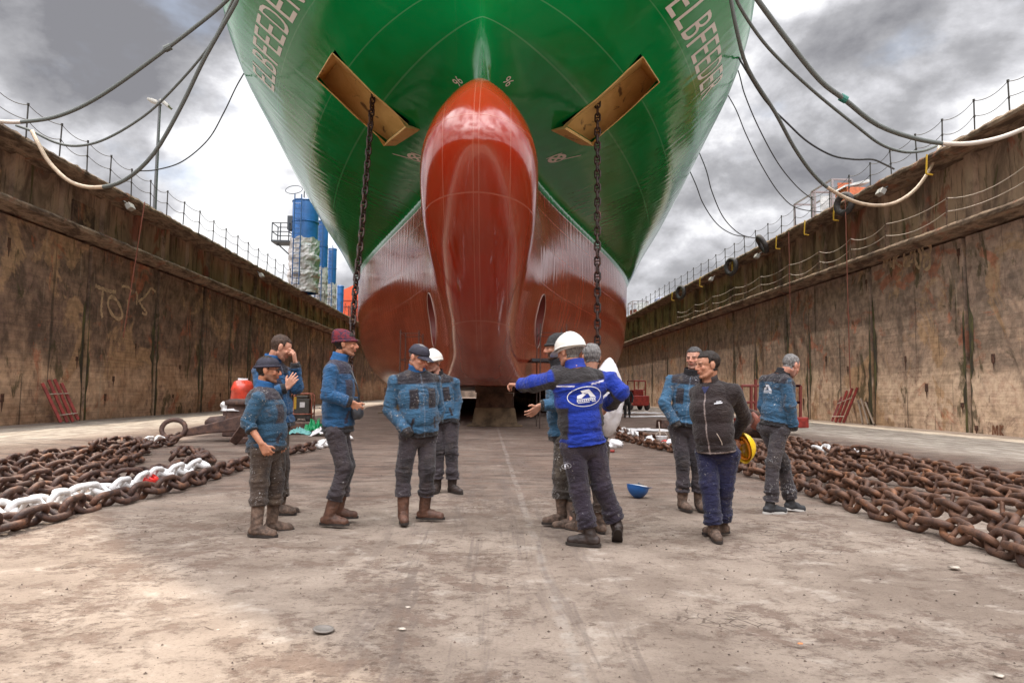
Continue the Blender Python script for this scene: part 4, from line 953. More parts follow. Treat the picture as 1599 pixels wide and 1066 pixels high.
m_can=mat('red_translucent_plastic',(0.62,0.07,0.04),0.3,coat=0.3,var=0.25,vscale=4)
c=at(378,630,19.0); r=empty('plastic_drum',c); tag(r,'red translucent plastic drum standing behind the left anchor','drum')
mb=MB(); mb.lathe([(0,0),(.34,0),(.36,.05),(.34,.34),(.36,.38),(.27,.60),(.16,.64),(0,.64)],n=24,sx=.85); mb.build('drum_body',m_can,r,smooth=True)
mb=MB(); mb.lathe([(.13,.63),(.13,.69),(0,.69)],n=16); mb.build('drum_cap',m_cloth_w,r,smooth=True)
mb=MB(); q=at(378,630,19.3); mb.box((q.x+.1,q.y+.1,q.z/2-.02),(1.1,.6,q.z-.04)); tag(mb.build('timber_block',m_brown,bevel=.03),'brown block under the red plastic drum','block')
# welding cart ---------------------------------------------------------
c=gnd(472,657); r=empty('equipment_cart',c,0.1); tag(r,'small dark machine in a rusty pipe frame beyond the left group','cart')
mb=MB(); mb.box((0,0,.62),(.62,.5,.62)); mb.box((0,0,.22),(.75,.6,.2)); mb.box((-.0,0,1.0),(.5,.42,.12)); mb.build('machine_body',mat('machine_grey_green',(.055,.05,.042),.5,var=.3,vscale=6),r,bevel=.03)
mb=MB(); mb.box((.02,-.26,.68),(.2,.02,.22)); mb.build('label_plate',m_cloth_w,r)
mb=MB(); mb.box((-.27,-.2,.75),(.10,.14,.5)); mb.build('yellow_part',m_yel,r,bevel=.01)
mb=MB(); m_pf=mat('rusty_pipe',(.33,.11,.07),.6,var=.3,vscale=8)
for yy in (-.38,.38): mb.tube([(.42,yy,.05),(.42,yy,1.05),(.36,yy,1.15),(-.35,yy,1.15),(-.42,yy,1.05),(-.42,yy,.05)],.028,6); mb.tube([(-.42,yy,.3),(.42,yy,.3)],.025,6)
mb.tube([(.42,-.38,.3),(.42,.38,.3)],.025,6); mb.tube([(-.42,-.38,.3),(-.42,.38,.3)],.025,6); mb.build('pipe_frame',m_pf,r,smooth=True)
for sx in (-.3,.3):
    mb=MB(); mb.lathe([(0,-.05),(.14,-.05),(.16,0),(.14,.05),(0,.05)],c=(sx,-.3,.14),n=16,rot=Matrix.Rotation(math.pi/2,3,'X')); mb.build('wheel',m_tyre,r,smooth=True)
g=gnd(478,672); mb=MB(); mb.box((g.x,g.y+.4,.12),(1.6,.35,.22),Matrix.Rotation(.05,3,'Z')); tag(mb.build('timber_beam',m_brown,bevel=.02),'brown beam lying in front of the small machine','beam')
def cloth(c,size,m,label,cat,seed,amp,name='cloth'):
    n=34; bm=bmesh.new(); vs=[]; sv=Vector((seed*5.3,seed*2.1,0))
    for j in range(n+1):
        for i in range(n+1):
            u=i/n*2-1; v=j/n*2-1; rr=1+.25*mnoise.noise(Vector((math.atan2(v,u)*1.5,seed,0)))
            e=max(0,1-(u*u+v*v)**1.2*0.6); q=Vector((u*3,v*3,0))+sv
            h=amp*e*(0.35+abs(mnoise.noise(q))+0.6*abs(mnoise.noise(q*2.2)))
            vs.append(bm.verts.new((c.x+u*size[0]*rr,c.y+v*size[1]*rr,c.z+0.012+max(0,h))))
    for j in range(n):
        for i in range(n): bm.faces.new((vs[j*(n+1)+i],vs[j*(n+1)+i+1],vs[(j+1)*(n+1)+i+1],vs[(j+1)*(n+1)+i]))
    me=bpy.data.meshes.new(name); bm.to_mesh(me); bm.free(); me.materials.append(m); me.polygons.foreach_set('use_smooth',[True]*len(me.polygons))
    o=link(name,me); sm=o.modifiers.new('thickness','SOLIDIFY'); sm.thickness=0.008
    return tag(o,label,cat)
cloth(gnd(490,677),(.28,.35),m_cloth_g,'crumpled green plastic sheet on the floor behind the man in the burgundy beanie','sheet',2,.42,'plastic_sheet')
cloth(gnd(505,680),(.30,.3),m_cloth_w,'white crumpled sheet beside the green plastic','sheet',3,.25,'plastic_sheet')
cloth(gnd(468,678),(.35,.3),m_cloth_t,'teal and grey rag beside the green plastic','rag',4,.16,'rag')
# right side ------------------------------------------------------------
c=gnd(992,640); r=empty('lift_truck',(c.x,c.y,0),0.15); tag(r,'small dark red lift truck parked by the right wall in the distance','vehicle')
mb=MB(); mb.box((0,0,.75),(1.5,2.2,.8)); mb.box((.2,.3,1.35),(.9,1.0,.5)); mb.build('truck_body',m_red,r,bevel=.06)
for sx in (-1,1):
    for sy in (-1,1):
        mb=MB(); mb.lathe([(0,-.13),(.30,-.13),(.36,-.05),(.36,.05),(.30,.13),(0,.13)],c=(sx*.68,sy*.75,.36),n=20,rot=Matrix.Rotation(math.pi/2,3,'Y')); mb.build('wheel',m_tyre,r,smooth=True)
mb=MB()
for sx in (-.45,.45): mb.tube([(sx,-1.0,.8),(sx,-1.0,2.3)],.05,6); mb.tube([(sx,.5,1.5),(sx,.5,2.3)],.04,6); mb.tube([(sx,-1.0,2.3),(sx,.5,2.3)],.04,6)
mb.tube([(-.45,-1.0,2.3),(.45,-1.0,2.3)],.05,6); mb.tube([(-.45,-1.0,1.6),(.45,-1.0,1.6)],.04,6); mb.build('mast_frame',m_red,r)
mb=MB(); mb.lathe([(0,0),(.10,0),(.135,.27),(.14,.28),(.125,.28),(.10,.04),(0,.04)],n=24); bk=empty('bucket',gnd(1033,699)); tag(bk,'white plastic bucket with a stick in it among the right chains','bucket'); mb.build('bucket_body',m_cloth_w,bk,smooth=True)
mb=MB(); mb.tube([(.14*math.cos(a),0,.27+.12*math.sin(a)) for a in np.linspace(0,math.pi,12)],.006,5); mb.build('bail',m_wire,bk)
mb=MB(); mb.tube([(-.02,0,.1),(-.06,0,.62)],.013,6); mb.build('stick',m_wire,bk)
lump('rag',gnd(958,698),(.20,.14,.12),m_cloth_w,'white rag on the floor beside the start of the right chain','rag',5,.4)
lump('rag',gnd(1048,703)+Vector((0,0,.12)),(.16,.12,.08),m_cloth_w,'white rag in front of the bucket on the right','rag',6,.4)
lump('rag',gnd(1040,702)+Vector((0,.1,.14)),(.07,.06,.05),mat('red_cloth',(.6,.03,.02),.6),'small red rag beside the white bucket','rag',7,.3)
lump('rag',gnd(1063,706)+Vector((0,0,.10)),(.15,.12,.1),m_cloth_w,'white rag on the chains just right of the bucket','rag',8,.4)
lump('rag',gnd(1015,696)+Vector((0,0,.12)),(.10,.09,.08),m_cloth_w,'small white rag on the chains just left of the bucket','rag',9,.4)
r=empty('paint_roller',gnd(948,706)); tag(r,'paint roller with a red cover and white handle on the floor by the white sack','roller')
mb=MB(); mb.tube([(-.0,0,.03),(.16,0,.03)],.03,10); mb.build('roller_cover',m_red,r,smooth=True)
mb=MB(); mb.tube([(.02,0,.05),(.04,.05,.2),(.05,.05,.30)],.012,6); mb.build('handle',m_wire,r)
for px,py,sx,sy,sd_,lab in ((1000,672,1.1,.5,11,'pale sheet lying flat on the floor left of the bucket'),(1035,651,2.2,.35,12,'long pale strip of sheet lying on the floor in front of the red lift truck'),(995,645,1.6,.4,13,'pale strip of sheet nearest the red lift truck')):
    cloth(gnd(px,py),(sx,sy),m_cloth_w,lab,'sheet',sd_,.07,'plastic_sheet')
g=gnd(1042,668); mb=MB(); mb.box((g.x,g.y,.16),(.75,.5,.3),Matrix.Rotation(.2,3,'Z'),taper=.9); tag(mb.build('timber_block',m_brown,bevel=.03),'brown block on the floor behind the man with his hand in his pocket, right','block')
# right anchor
r=empty('ship_anchor',gnd(1178,690)); o0=r.location.copy(); tag(r,'rusty anchor lying behind the man holding the yellow helmet','anchor')
mb=MB(); mb.tube([(-.9,.3,.25),(-.3,.3,.35),(.3,.2,.3),(.8,.1,.18)],[.12,.2,.22,.15],8); mb.build('shank',m_brown,r,smooth=True)
for k,(x,y,z,an_) in enumerate(((-.05,-.1,.38,.5),(.15,-.15,.30,.9),(.32,-.1,.22,1.2))):
    mb=MB(); mb.tube([Vector((x,y,z)),Vector((x+.1*math.cos(an_),y-.1,z+.22)),Vector((x-.08,y-.1,z+.42))],[.11,.10,.05],8); mb.build('fluke',mat('anchor_red_brown',(.26,.09,.06),.6,var=.3,vscale=6) if k<2 else m_brown,r,smooth=True)
mb=MB(); mb.box((0.1,.35,.6),(.8,.4,.5),Matrix.Rotation(.3,3,'Y')); mb.build('crown',m_brown,r,bevel=.05)
# red handrail trolley behind the right man
r=empty('handrail_trolley',gnd(1215,665),0.0); tag(r,'red steel handrail frame on a base standing in front of the right wall','frame')
def hr(p): q=at(p[0],p[1],22.0); return q-r.location
mb=MB()
for px in (1158,1173,1180,1250): mb.tube([hr((px,668)),hr((px,602 if px!=1180 else 592))],.055,6)
for y in (602,628): mb.tube([hr((1158,y)),hr((1176,y))],.045,6); mb.tube([hr((1238,y)),hr((1250,y))],.045,6)
mb.tube([hr((1176,602)),hr((1250,602))],.045,6); mb.tube([hr((1176,628)),hr((1250,628))],.045,6); mb.tube([hr((1160,632)),hr((1178,660))],.05,6)
mb.build('rails',mat('dark_red_rail',(.16,.03,.022),.6),r)
mb=MB(); mb.box(hr((1246,660))+Vector((0,0,.02)),(.5,.5,.34)); mb.build('base',m_red,r,bevel=.03); mb=MB(); mb.box(hr((1166,660)),(.7,.5,.3)); mb.build('base',m_red,r,bevel=.03)
# scaffold poles under the bow
m_sc=mat('scaffold_steel',(.10,.07,.06),.55,.4)
def scaf(pxs,pys,Y,label,deck=False,depth=1.6):
    r=empty('scaffold_tower',(at(pxs[0],640,Y).x,Y,0)); tag(r,label,'scaffold'); x0=0; x1=at(pxs[1],640,Y).x-r.location.x; H=at(pxs[0],pys,Y).z
    for x in (x0,x1):
        for y in (0,depth):
            mb=MB(); mb.tube([(x,y,0),(x,y,H)],.022,6); mb.build('upright',m_sc,r)
    mb=MB()
    for z in np.arange(.5,H+.05,.98):
        for y in (0,depth): mb.tube([(x0,y,z),(x1,y,z)],.014,5)
        for x in (x0,x1): mb.tube([(x,0,z),(x,depth,z)],.014,5)
    mb.build('ledgers',m_sc,r)
    if deck: mb=MB(); zz_=at(880,562,Y).z; mb.box(((x0+x1)/2,depth/2,zz_),(x1-x0+.6,depth,.10)); mb.build('platform',m_blk2,r)
    return r
scaf((623,652),515,25.5,'thin scaffold tower under the bow on the left')
scaf((843,884),505,24.5,'scaffold tower with a dark platform under the bow on the right',True)
# helmets on their own, stones ---------------------------------------------
def helmet_mesh(name,m,mi,parent=None,peak=0.055):
    # shell with rim, crown ridge and peak; opening downwards, wearer looks along +y
    vs=[];fs=[];n=32;k=12;prof=[]
    for i in range(k+1):
        a=math.pi/2*i/k; prof.append((math.sin(a),math.cos(a)))
    def pt(r,z,t,off=0.0):
        c,s_=math.cos(t),math.sin(t); ex=0.112+off; ey=0.140+off; h=0.125+off
        x=r*ex*c; y=r*ey*s_; zz_=z*h
        zz_+= -0.012*max(0,-s_)*r
        ridge=0.010*math.exp(-(x/0.022)**2)*(1-abs(s_*r)**4)*(z>0.05); zz_+=ridge
        return Vector((x,y,zz_))
    for off in (0.0,-0.004):
        b=len(vs)
        for (r,z) in prof:
            for j in range(n): vs.append(pt(r,z,2*math.pi*j/n,off))
        for i in range(k):
            for j in range(n):
                q=(b+i*n+j,b+i*n+(j+1)%n,b+(i+1)*n+(j+1)%n,b+(i+1)*n+j); fs.append(q if off==0 else q[::-1])
    base=len(vs)
    for j in range(n):
        t=2*math.pi*j/n; s_=math.sin(t); p=pt(1,0,t); ext=0.008+peak*max(0,s_)**2.2; d=Vector((p.x*.6,p.y,0)).normalized()
        vs.append(p+d*ext+Vector((0,0,-0.010-0.25*ext*max(0,s_))))
    e=k*n; e2=(k+1)*n+k*n
    for j in range(n):
        fs.append((e+j,e+(j+1)%n,base+(j+1)%n,base+j)); fs.append((base+j,base+(j+1)%n,e2+(j+1)%n,e2+j))
    mb=MB(); mb.add(vs,fs); o=mb.build(name,m,parent,smooth=True); return o
m_hblue=mat('blue_helmet_plastic',(0.01,0.09,0.30),0.35,coat=.3); m_hyel=mat('yellow_helmet_plastic',(0.80,0.52,0.01),0.35,coat=.3); m_hwhite=mat('white_helmet_plastic',(0.74,0.71,0.66),0.38,coat=.2,var=.06,vscale=12)
m_liner=mat('helmet_liner',(.55,.55,.55),.6)
hb=empty('hard_hat',gnd(996,777)); hb.location.z=.13; hb.rotation_euler=(math.pi+0.18,0.12,1.9); tag(hb,'blue hard hat lying upside down on the floor between the two groups','hard hat')
helmet_mesh('helmet_shell',m_hblue,0,hb)
mb=MB(); mb.lathe([(0.105,0.0),(0.10,-0.025),(.094,0.0),(.09,.03),(.1,.03)],n=24,sx=.95,sy=1.2); mb.build('helmet_liner',m_liner,hb,smooth=True)
lump('liner_padding',(0,.02,.01),(.05,.06,.05),m_blk2,None,None,4,.4,parent=hb,flat=False)
g=gnd(505,987); mb=MB(); mb.lathe([(0,.002),(.040,.002),(.043,.006),(.054,.006),(.056,.0),(.050,-.003),(0,-.003)],c=(g.x,g.y,.016),n=28,rot=Matrix.Rotation(.08,3,'Y')); tag(mb.build('metal_disc',mat('dull_disc_metal',(.20,.175,.155),.6,.3),smooth=True),'flat dull metal disc lying in the mud of the foreground','disc')
m_stone=mat('pale_stone',(.42,.36,.30),.85,var=.3,vscale=30)
for i,(px,py,s_,lab) in enumerate(((1250,1007,.010,'orange brown chip on the floor at the lower right'),(628,984,.016,'pale pebble in the cracked mud of the foreground'),(637,950,.014,'small pale stone beyond the cracked mud'),(340,985,.008,'dark pebble in the sunlit lower left corner'),(1490,888,.03,'flat pale flake on the floor near the right chain'),(1560,1058,.018,'pale flake at the bottom right corner'))):
    lump('stone',gnd(px,py)+Vector((0,0,.008)),(s_*1.3,s_,s_*.35),m_stone if i else mat('orange_chip',(.6,.22,.08),.8),lab,'stone',20+i,.25,2)
# loose grit
mb=MB(); rg=random.Random(5)
for _ in range(2600):
    y=2.6+11*rg.random()**1.6; x=(rg.random()-.5)*2*(0.8*y+.3); s_=(.002+.0055*rg.random()**4)*(1+y*.10)
    t=Vector((x,y,s_*.3+.010*(1 if False else 0)+0.022*(mnoise.noise(Vector((x*0.9,y*0.9,0)))+0.5*mnoise.noise(Vector((x*2.7,y*3.2,4)))) if abs(x)<4.8 and y<12 else s_*.3))
    a=rg.random()*6.28; vs=[t+Vector((math.cos(a+k*2.09)*s_*(.8+.6*rg.random()),math.sin(a+k*2.09)*s_,0)) for k in range(3)]+[t+Vector((0,0,s_*.9))]
    mb.add(vs,[(0,1,3),(1,2,3),(2,0,3),(0,2,1)])
tag(mb.build('grit',mat('grit_grey',(.14,.10,.08),.9,var=.5,vscale=20)),'loose grit scattered over the dock floor','grit',None,'stuff')
# ---------------------------------------------------------------- people
def ico(c, r, M=None, n=3):
    bm=bmesh.new(); bmesh.ops.create_icosphere(bm,subdivisions=n,radius=1.0)
    c=Vector(c); vs=[]
    for v in bm.verts:
        q=Vector((v.co.x*r[0],v.co.y*r[1],v.co.z*r[2])); q=(M@q if M is not None else q)+c; vs.append(q)
    fs=[tuple(v.index for v in f.verts) for f in bm.faces]; bm.free(); return vs,fs
_n=12
def cap(a,b,ra,rb):
    a=Vector(a);b=Vector(b); d=(b-a)
    if d.length<1e-5: d=Vector((0,0,1e-3))
    t=d.normalized(); up=Vector((0,0,1)) if abs(t.z)<.9 else Vector((1,0,0)); x=(up-t*up.dot(t)).normalized(); y=t.cross(x); vs=[];rings=[]
    for i in range(5): an=-math.pi/2+math.pi/2*i/4; rings.append((a+t*ra*math.sin(an),ra*math.cos(an)))
    for i in range(5): an=math.pi/2*i/4; rings.append((b+t*rb*math.sin(an),rb*math.cos(an)))
    for c,r in rings:
        r=max(r,1e-4)
        for j in range(_n): an=2*math.pi*j/_n; vs.append(c+(x*math.cos(an)+y*math.sin(an))*r)
    fs=[(i*_n+j,i*_n+(j+1)%_n,(i+1)*_n+(j+1)%_n,(i+1)*_n+j) for i in range(len(rings)-1) for j in range(_n)]
    fs.append(tuple(range(_n))[::-1]); fs.append(tuple((len(rings)-1)*_n+j for j in range(_n)))
    return vs,fs
def fuse(prims, voxel, smooth=3, sf=0.5):
    mb=MB()
    for vs,fs in prims: mb.add(vs,fs)
    me=bpy.data.meshes.new('tmp'); me.from_pydata(mb.v,[],mb.f); me.update()
    o=bpy.data.objects.new('tmp',me); COL.objects.link(o)
    r=o.modifiers.new('r','REMESH'); r.mode='VOXEL'; r.voxel_size=voxel; r.adaptivity=0
    if smooth: s=o.modifiers.new('s','SMOOTH'); s.iterations=smooth; s.factor=sf
    dg=bpy.context.evaluated_depsgraph_get(); dg.update()
    m=bpy.data.meshes.new_from_object(o.evaluated_get(dg)); bpy.data.objects.remove(o); bpy.data.meshes.remove(me)
    return m
def getco(m): a=np.empty(len(m.vertices)*3); m.vertices.foreach_get('co',a); return a.reshape(-1,3)
def getno(m):
    a=np.empty(len(m.vertices)*3); m.vertex_normals.foreach_get('vector',a); return a.reshape(-1,3)
def setco(m,a): m.vertices.foreach_set('co',a.ravel()); m.update()
def vattr(m,name,arr):
    a=m.color_attributes.new(name,'FLOAT_COLOR','POINT'); x=np.ones((len(m.vertices),4)); x[:,:3]=arr; a.data.foreach_set('color',x.ravel())
def segd(P,a,b):
    a=np.array(a);b=np.array(b);d=b-a;L2=(d**2).sum(); t=((P-a)@d)/L2; tc_=np.clip(t,0,1); q=a+tc_[:,None]*d
    return np.linalg.norm(P-q,axis=1),t,math.sqrt(L2)
def fnoise(Q, seed=0.0):
    return np.array([mnoise.noise(Vector((q[0]+seed,q[1]+seed*0.7,q[2]-seed))) for q in Q])
def folds(m, bones, amp, seed, fa=17.0, fp=6.0):
    # bones: list of (a,b,radius,ampmult,key points t where folds bunch up)
    P=getco(m); Nn=getno(m); D=[];T=[]
    for (a,b,r,am,ks) in bones:
        d,t,L=segd(P,a,b); D.append(d/r); T.append(t)
    D=np.array(D); idx=D.argmin(0); disp=np.zeros(len(P))
    for k,(a,b,r,am,ks) in enumerate(bones):
        s=idx==k
        if not s.any(): continue
        a_=np.array(a);b_=np.array(b);L=np.linalg.norm(b_-a_);ax=(b_-a_)/L; al=(P[s]-a_)@ax; pr=P[s]-a_-al[:,None]*ax
        Q=np.c_[pr*fp + (al*fa*0.55)[:,None]*np.array([.3,.6,.2]), ]+ (al*fa)[:,None]*ax
        n1=1-2*np.abs(fnoise(Q,seed+k)); n2=1-2*np.abs(fnoise(Q*2.1,seed+k+9)); n3=fnoise(P[s]*8,seed+3)
        w=np.full(s.sum(),0.45)
        for kt in ks: w=w+1.1*np.exp(-((al/L-kt)/0.16)**2)
        disp[s]=am*amp*w*(0.75*n1+0.35*n2+0.5*n3)
    setco(m,P+Nn*disp[:,None]); return idx
def sstep(x,a,b): t=np.clip((x-a)/(b-a),0,1); return t*t*(3-2*t)
def box_mask(u,v,u0,u1,v0,v1,e=0.006): return sstep(u,u0-e,u0+e)*(1-sstep(u,u1-e,u1+e))*sstep(v,v0-e,v0+e)*(1-sstep(v,v1-e,v1+e))
_cm={}
def cloth_mat(name, main, dark, band, light, splat=0.3, dirt=0.3, dirtc=(0.10,0.075,0.06), rough=0.75):
    if name in _cm: return _cm[name]
    def fn(nt,b,obj):
        at_=N(nt,'ShaderNodeAttribute',attribute_name='zone'); z=SEP(nt,at_.outputs['Vector'])
        v=MIX(nt,MR(nt,NOISE(nt,obj,5,6,.65,.4),.3,.7),tuple(c*0.72 for c in main),tuple(min(1,c*1.22) for c in main))
        v=MIX(nt,z[0],v,MIX(nt,MR(nt,NOISE(nt,obj,9,5,.6),.3,.7),tuple(c*.7 for c in dark),tuple(c*1.3 for c in dark)))
        v=MIX(nt,z[1],v,band)
        if dirt:
            d=MR(nt,NOISE(nt,MAP(nt,obj,loc=(3,1,7)),6,8,.72,.5),.50,.64); v=MIX(nt,M_(nt,'MULTIPLY',d,dirt),v,dirtc)
        if splat:
            s1=NOISE(nt,MAP(nt,obj,(1,1,.75)),52,5,.75,.6); s2=NOISE(nt,MAP(nt,obj,loc=(5,5,5)),4.5,4,.6)
            k=M_(nt,'MULTIPLY',MR(nt,M_(nt,'ADD',s1,M_(nt,'MULTIPLY',s2,.28)),.80-.10*splat,.835-.10*splat),0.85)
            v=MIX(nt,k,v,MIX(nt,MR(nt,NOISE(nt,obj,12,2,.5),.4,.6),(.40,.36,.30),(.55,.55,.56)))
        v=MIX(nt,z[2],v,light)
        nt.links.new(v,b.inputs['Base Color'])
        rd=M_(nt,'ABSOLUTE',M_(nt,'SUBTRACT',NOISE(nt,MAP(nt,obj,(1,1,2.0)),13,4,.55,.8),.5))
        h=M_(nt,'ADD',M_(nt,'ADD',M_(nt,'MULTIPLY',NOISE(nt,obj,22,6,.65,.6),.7),M_(nt,'MULTIPLY',rd,-1.6)),M_(nt,'MULTIPLY',NOISE(nt,obj,240,2,.5),.15))
        nt.links.new(N(nt,'ShaderNodeBump',{'Height':h,'Strength':.75,'Distance':.022}).outputs[0],b.inputs['Normal'])
        b.inputs['Sheen Weight'].default_value=0.15
    _cm[name]=mat(name,rough=rough,fn=fn,spec=.25); return _cm[name]
def skin_fn(nt,b,obj):
    a=N(nt,'ShaderNodeAttribute',attribute_name='tint').outputs['Color']
    c=MIX(nt,0.35,a,MIX(nt,MR(nt,NOISE(nt,obj,30,5,.6),.35,.65),(.36,.36,.36),(.64,.64,.64)),'OVERLAY'); nt.links.new(c,b.inputs['Base Color'])
    b.inputs['Subsurface Weight'].default_value=0.08; b.inputs['Subsurface Radius'].default_value=(.01,.004,.002)
m_skin=mat('skin',rough=.6,fn=skin_fn,spec=.3)
def hair_mat(name,c): 
    def fn(nt,b,obj):
        n=NOISE(nt,MAP(nt,obj,(1,1,.35)),90,4,.7); nt.links.new(MIX(nt,MR(nt,n,.35,.65),tuple(x*.55 for x in c),tuple(min(1,x*1.5) for x in c)),b.inputs['Base Color'])
        nt.links.new(N(nt,'ShaderNodeBump',{'Height':n,'Strength':.9,'Distance':.006}).outputs[0],b.inputs['Normal'])
    return mat(name,rough=.65,fn=fn,spec=.3)
def beanie_fn(c1,c2):
    def fn(nt,b,obj):
        n=NOISE(nt,MAP(nt,obj,(1,1,1.4)),26,3,.6,1.2); nt.links.new(MIX(nt,MR(nt,n,.44,.56),c1,c2),b.inputs['Base Color'])
        w=N(nt,'ShaderNodeTexWave',{'Vector':obj,'Scale':60.0,'Distortion':1.5}).outputs[1]; nt.links.new(N(nt,'ShaderNodeBump',{'Height':w,'Strength':.3,'Distance':.005}).outputs[0],b.inputs['Normal'])
    return fn
m_bean_red=mat('burgundy_knit',rough=.85,fn=beanie_fn((.17,.012,.022),(.03,.014,.035)))
m_bean_blk=mat('black_knit',rough=.85,fn=beanie_fn((.018,.017,.018),(.035,.032,.033)))
m_cap_navy=mat('navy_cap_cloth',(.022,.020,.035),.75,var=.3,vscale=20,bump=.3,bscale=60)
m_bootbrown=mat('brown_boot_leather',(.105,.048,.030),.6,var=.35,vscale=12,bump=.5,bscale=30)
m_bootdark=mat('dark_shoe_leather',(.035,.022,.018),.55,var=.35,vscale=12,bump=.5,bscale=30)
m_bootmud=mat('muddy_boot_leather',(.11,.07,.05),.8,var=.5,vscale=14,bump=.6,bscale=30)
m_sneak=mat('grey_sneaker',(.035,.035,.038),.7,var=.3,vscale=20); m_solew=mat('pale_sole',(.55,.53,.50),.6); m_sole=mat('dark_sole',(.03,.022,.018),.8)
m_black=mat('black_plastic',(.015,.015,.016),.4)
HAIRS=dict(dark=(.022,.015,.012),brown=(.055,.032,.022),grey=(.16,.15,.145),saltpepper=(.06,.055,.055))
HM={k:hair_mat('hair_'+k,v) for k,v in HAIRS.items()}
POCKET=dict(curl=75)
def person(spec):
    s=spec; Y0=gnd(*s['foot']).y; root0=gnd(*s['foot']); root0.z=0
    J={k:(at(v[0],v[1],Y0+(v[2] if len(v)>2 else 0))-root0) for k,v in s['J'].items()}
    k_=s.get('k',1.0); bw=s.get('bw',1.0)*k_; bd=s.get('bd',1.0)*k_
    pel,neck,head=J['pel'],J['neck'],J['head']; shL,shR=J['shL'],J['shR']
    up=(neck-pel).normalized(); X=(shR-shL); X=(X-up*X.dot(up)).normalized(); Yf=up.cross(X); L=(neck-pel).length
    py_=Matrix.Rotation(R(s['yaw']),3,'Z'); PX=py_@Vector((1,0,0)); PY=py_@Vector((0,1,0))
    T=Matrix((X,Yf,up)).transposed(); 
    def tp(x,y,z): return pel+T@Vector((x,y,z))
    root=None
    hy,hpit,hrol=s['head']; HMx=Matrix.Rotation(R(hy),3,'Z')@Matrix.Rotation(R(hpit),3,'X')@Matrix.Rotation(R(hrol),3,'Y'); hk=1.04*k_
    def hpnt(x,y,z): return head+HMx@(Vector((x,y,z))*hk)
    hipL=pel-PX*.092*k_-up*.03; hipR=pel+PX*.092*k_-up*.03
    knL,knR,anL,anR=J['knL'],J['knR'],J['anL'],J['anR']
    elL,elR,wrL,wrR=J['elL'],J['elR'],J['wrL'],J['wrR']
    # ---- body: one continuous figure
    B=[]
    def E(c,r,M=None): B.append(ico(c,r,M))
    HE=lambda c,r: B.append(ico(hpnt(*c),[q*hk for q in r],HMx))
    HC=lambda a,b,ra,rb: B.append(cap(hpnt(*a),hpnt(*b),ra*hk,rb*hk))
    HE((0,-.014,.036),(.075,.096,.086)); HE((0,.018,-.030),(.060,.072,.078)); HE((0,.030,.030),(.066,.058,.062))
    HC((-.032,.040,-.082),(.032,.040,-.082),.022,.022); HE((0,.068,-.094),(.024,.019,.018)); HC((-.05,.0,-.055),(-.028,.048,-.088),.022,.020); HC((.05,.0,-.055),(.028,.048,-.088),.022,.020)
    for q in (-1,1):
        HE((q*.038,.060,-.022),(.023,.022,.022)); HE((q*.031,.073,.003),(.0135,.0125,.011)); HE((q*.079,-.008,-.006),(.011,.020,.033)); HE((q*.084,-.014,.002),(.009,.016,.024)); HE((q*.011,.098,-.030),(.009,.010,.008))
    HC((-.036,.080,.022),(.036,.080,.022),.0115,.0115); HC((0,.086,.014),(0,.109,-.024),.0085,.0125); HE((0,.088,-.052),(.022,.0125,.0065)); HE((0,.087,-.063),(.020,.012,.0065)); HE((0,.080,-.045),(.026,.014,.014))
    nb=neck-up*.02
    B.append(cap(hpnt(0,-.028,-.055),nb,.052*k_,.060*k_))
    B.append(cap(nb,tp(0,0,.72*L),.075*k_,.105*k_)); B.append(cap(tp(0,0,.72*L),pel,.105*k_,.100*k_))
    for sh,el,wr in ((shL,elL,wrL),(shR,elR,wrR)):
        B.append(cap(tp(0,0,.85*L),sh,.06*k_,.048*k_)); B.append(cap(sh,el,.046*k_,.038*k_)); B.append(cap(el,wr,.037*k_,.026*k_))
    for hp_,kn,an in ((hipL,knL,anL),(hipR,knR,anR)):
        B.append(cap(pel,hp_,.085*k_,.075*k_)); B.append(cap(hp_,kn,.070*k_,.05*k_)); B.append(cap(kn,an,.048*k_,.035*k_))
    feet=[]
    for nm,an in (('L',anL),('R',anR)):
        fy,fp=s['foot'+nm]; F=Matrix.Rotation(R(fy),3,'Z')@Matrix.Rotation(R(fp),3,'X'); feet.append((an,F))
        B.append(cap(an,an+F@Vector((0,.09*k_,-.045*k_)),.028*k_,.017*k_))
    # hands
    for side,el,wr in (('L',elL,wrL),('R',elR,wrR)):
        h=s.get('hand'+side,{})
        if h is POCKET: wr=wr+(pel-wr)*0.25
        d=(wr-el).normalized()
        if 'tip' in h: d=((at(h['tip'][0],h['tip'][1],Y0+h['tip'][2])-root0)-wr).normalized()
        if h is POCKET: continue
        pn=Vector(h.get('palm',tuple(-PX) if side=='R' else tuple(PX))); pn=(pn-d*pn.dot(d)).normalized(); lat=d.cross(pn)*(1 if side=='R' else -1)  # towards thumb
        curl=h.get('curl',28); spread=h.get('spread',1.0); base=wr+d*.018
        for i,(ln,o_) in enumerate(((.072,.033),(.080,.011),(.074,-.011),(.058,-.032))):
            kn_=base+d*(.082-.006*abs(i-1))*k_+lat*o_*k_; B.append(cap(base+lat*o_*.6*k_,kn_,.0155*k_,.0125*k_))
            p=kn_; dd=(d+lat*o_*3.6*spread).normalized(); c=curl*(1+.12*i)
            ax=dd.cross(pn).normalized()
            for j,fr in enumerate((.45,.30,.25)):
                dd=Matrix.Rotation(R(c*(.8 if j==0 else 1.0)),3,ax)@dd; q=p+dd*ln*fr*k_; B.append(cap(p,q,(.0098-.0008*j)*k_,(.0090-.0009*j)*k_)); p=q
        B.append(cap(base+lat*.018*k_,base+d*.045*k_+lat*.030*k_,.016*k_,.014*k_))
        t1=base+d*.035*k_+lat*.034*k_; t2=t1+(d*.7+lat*.75*spread+pn*.35).normalized()*.036*k_; t3=t2+(d*.9+lat*.25+pn*.35).normalized()*.028*k_
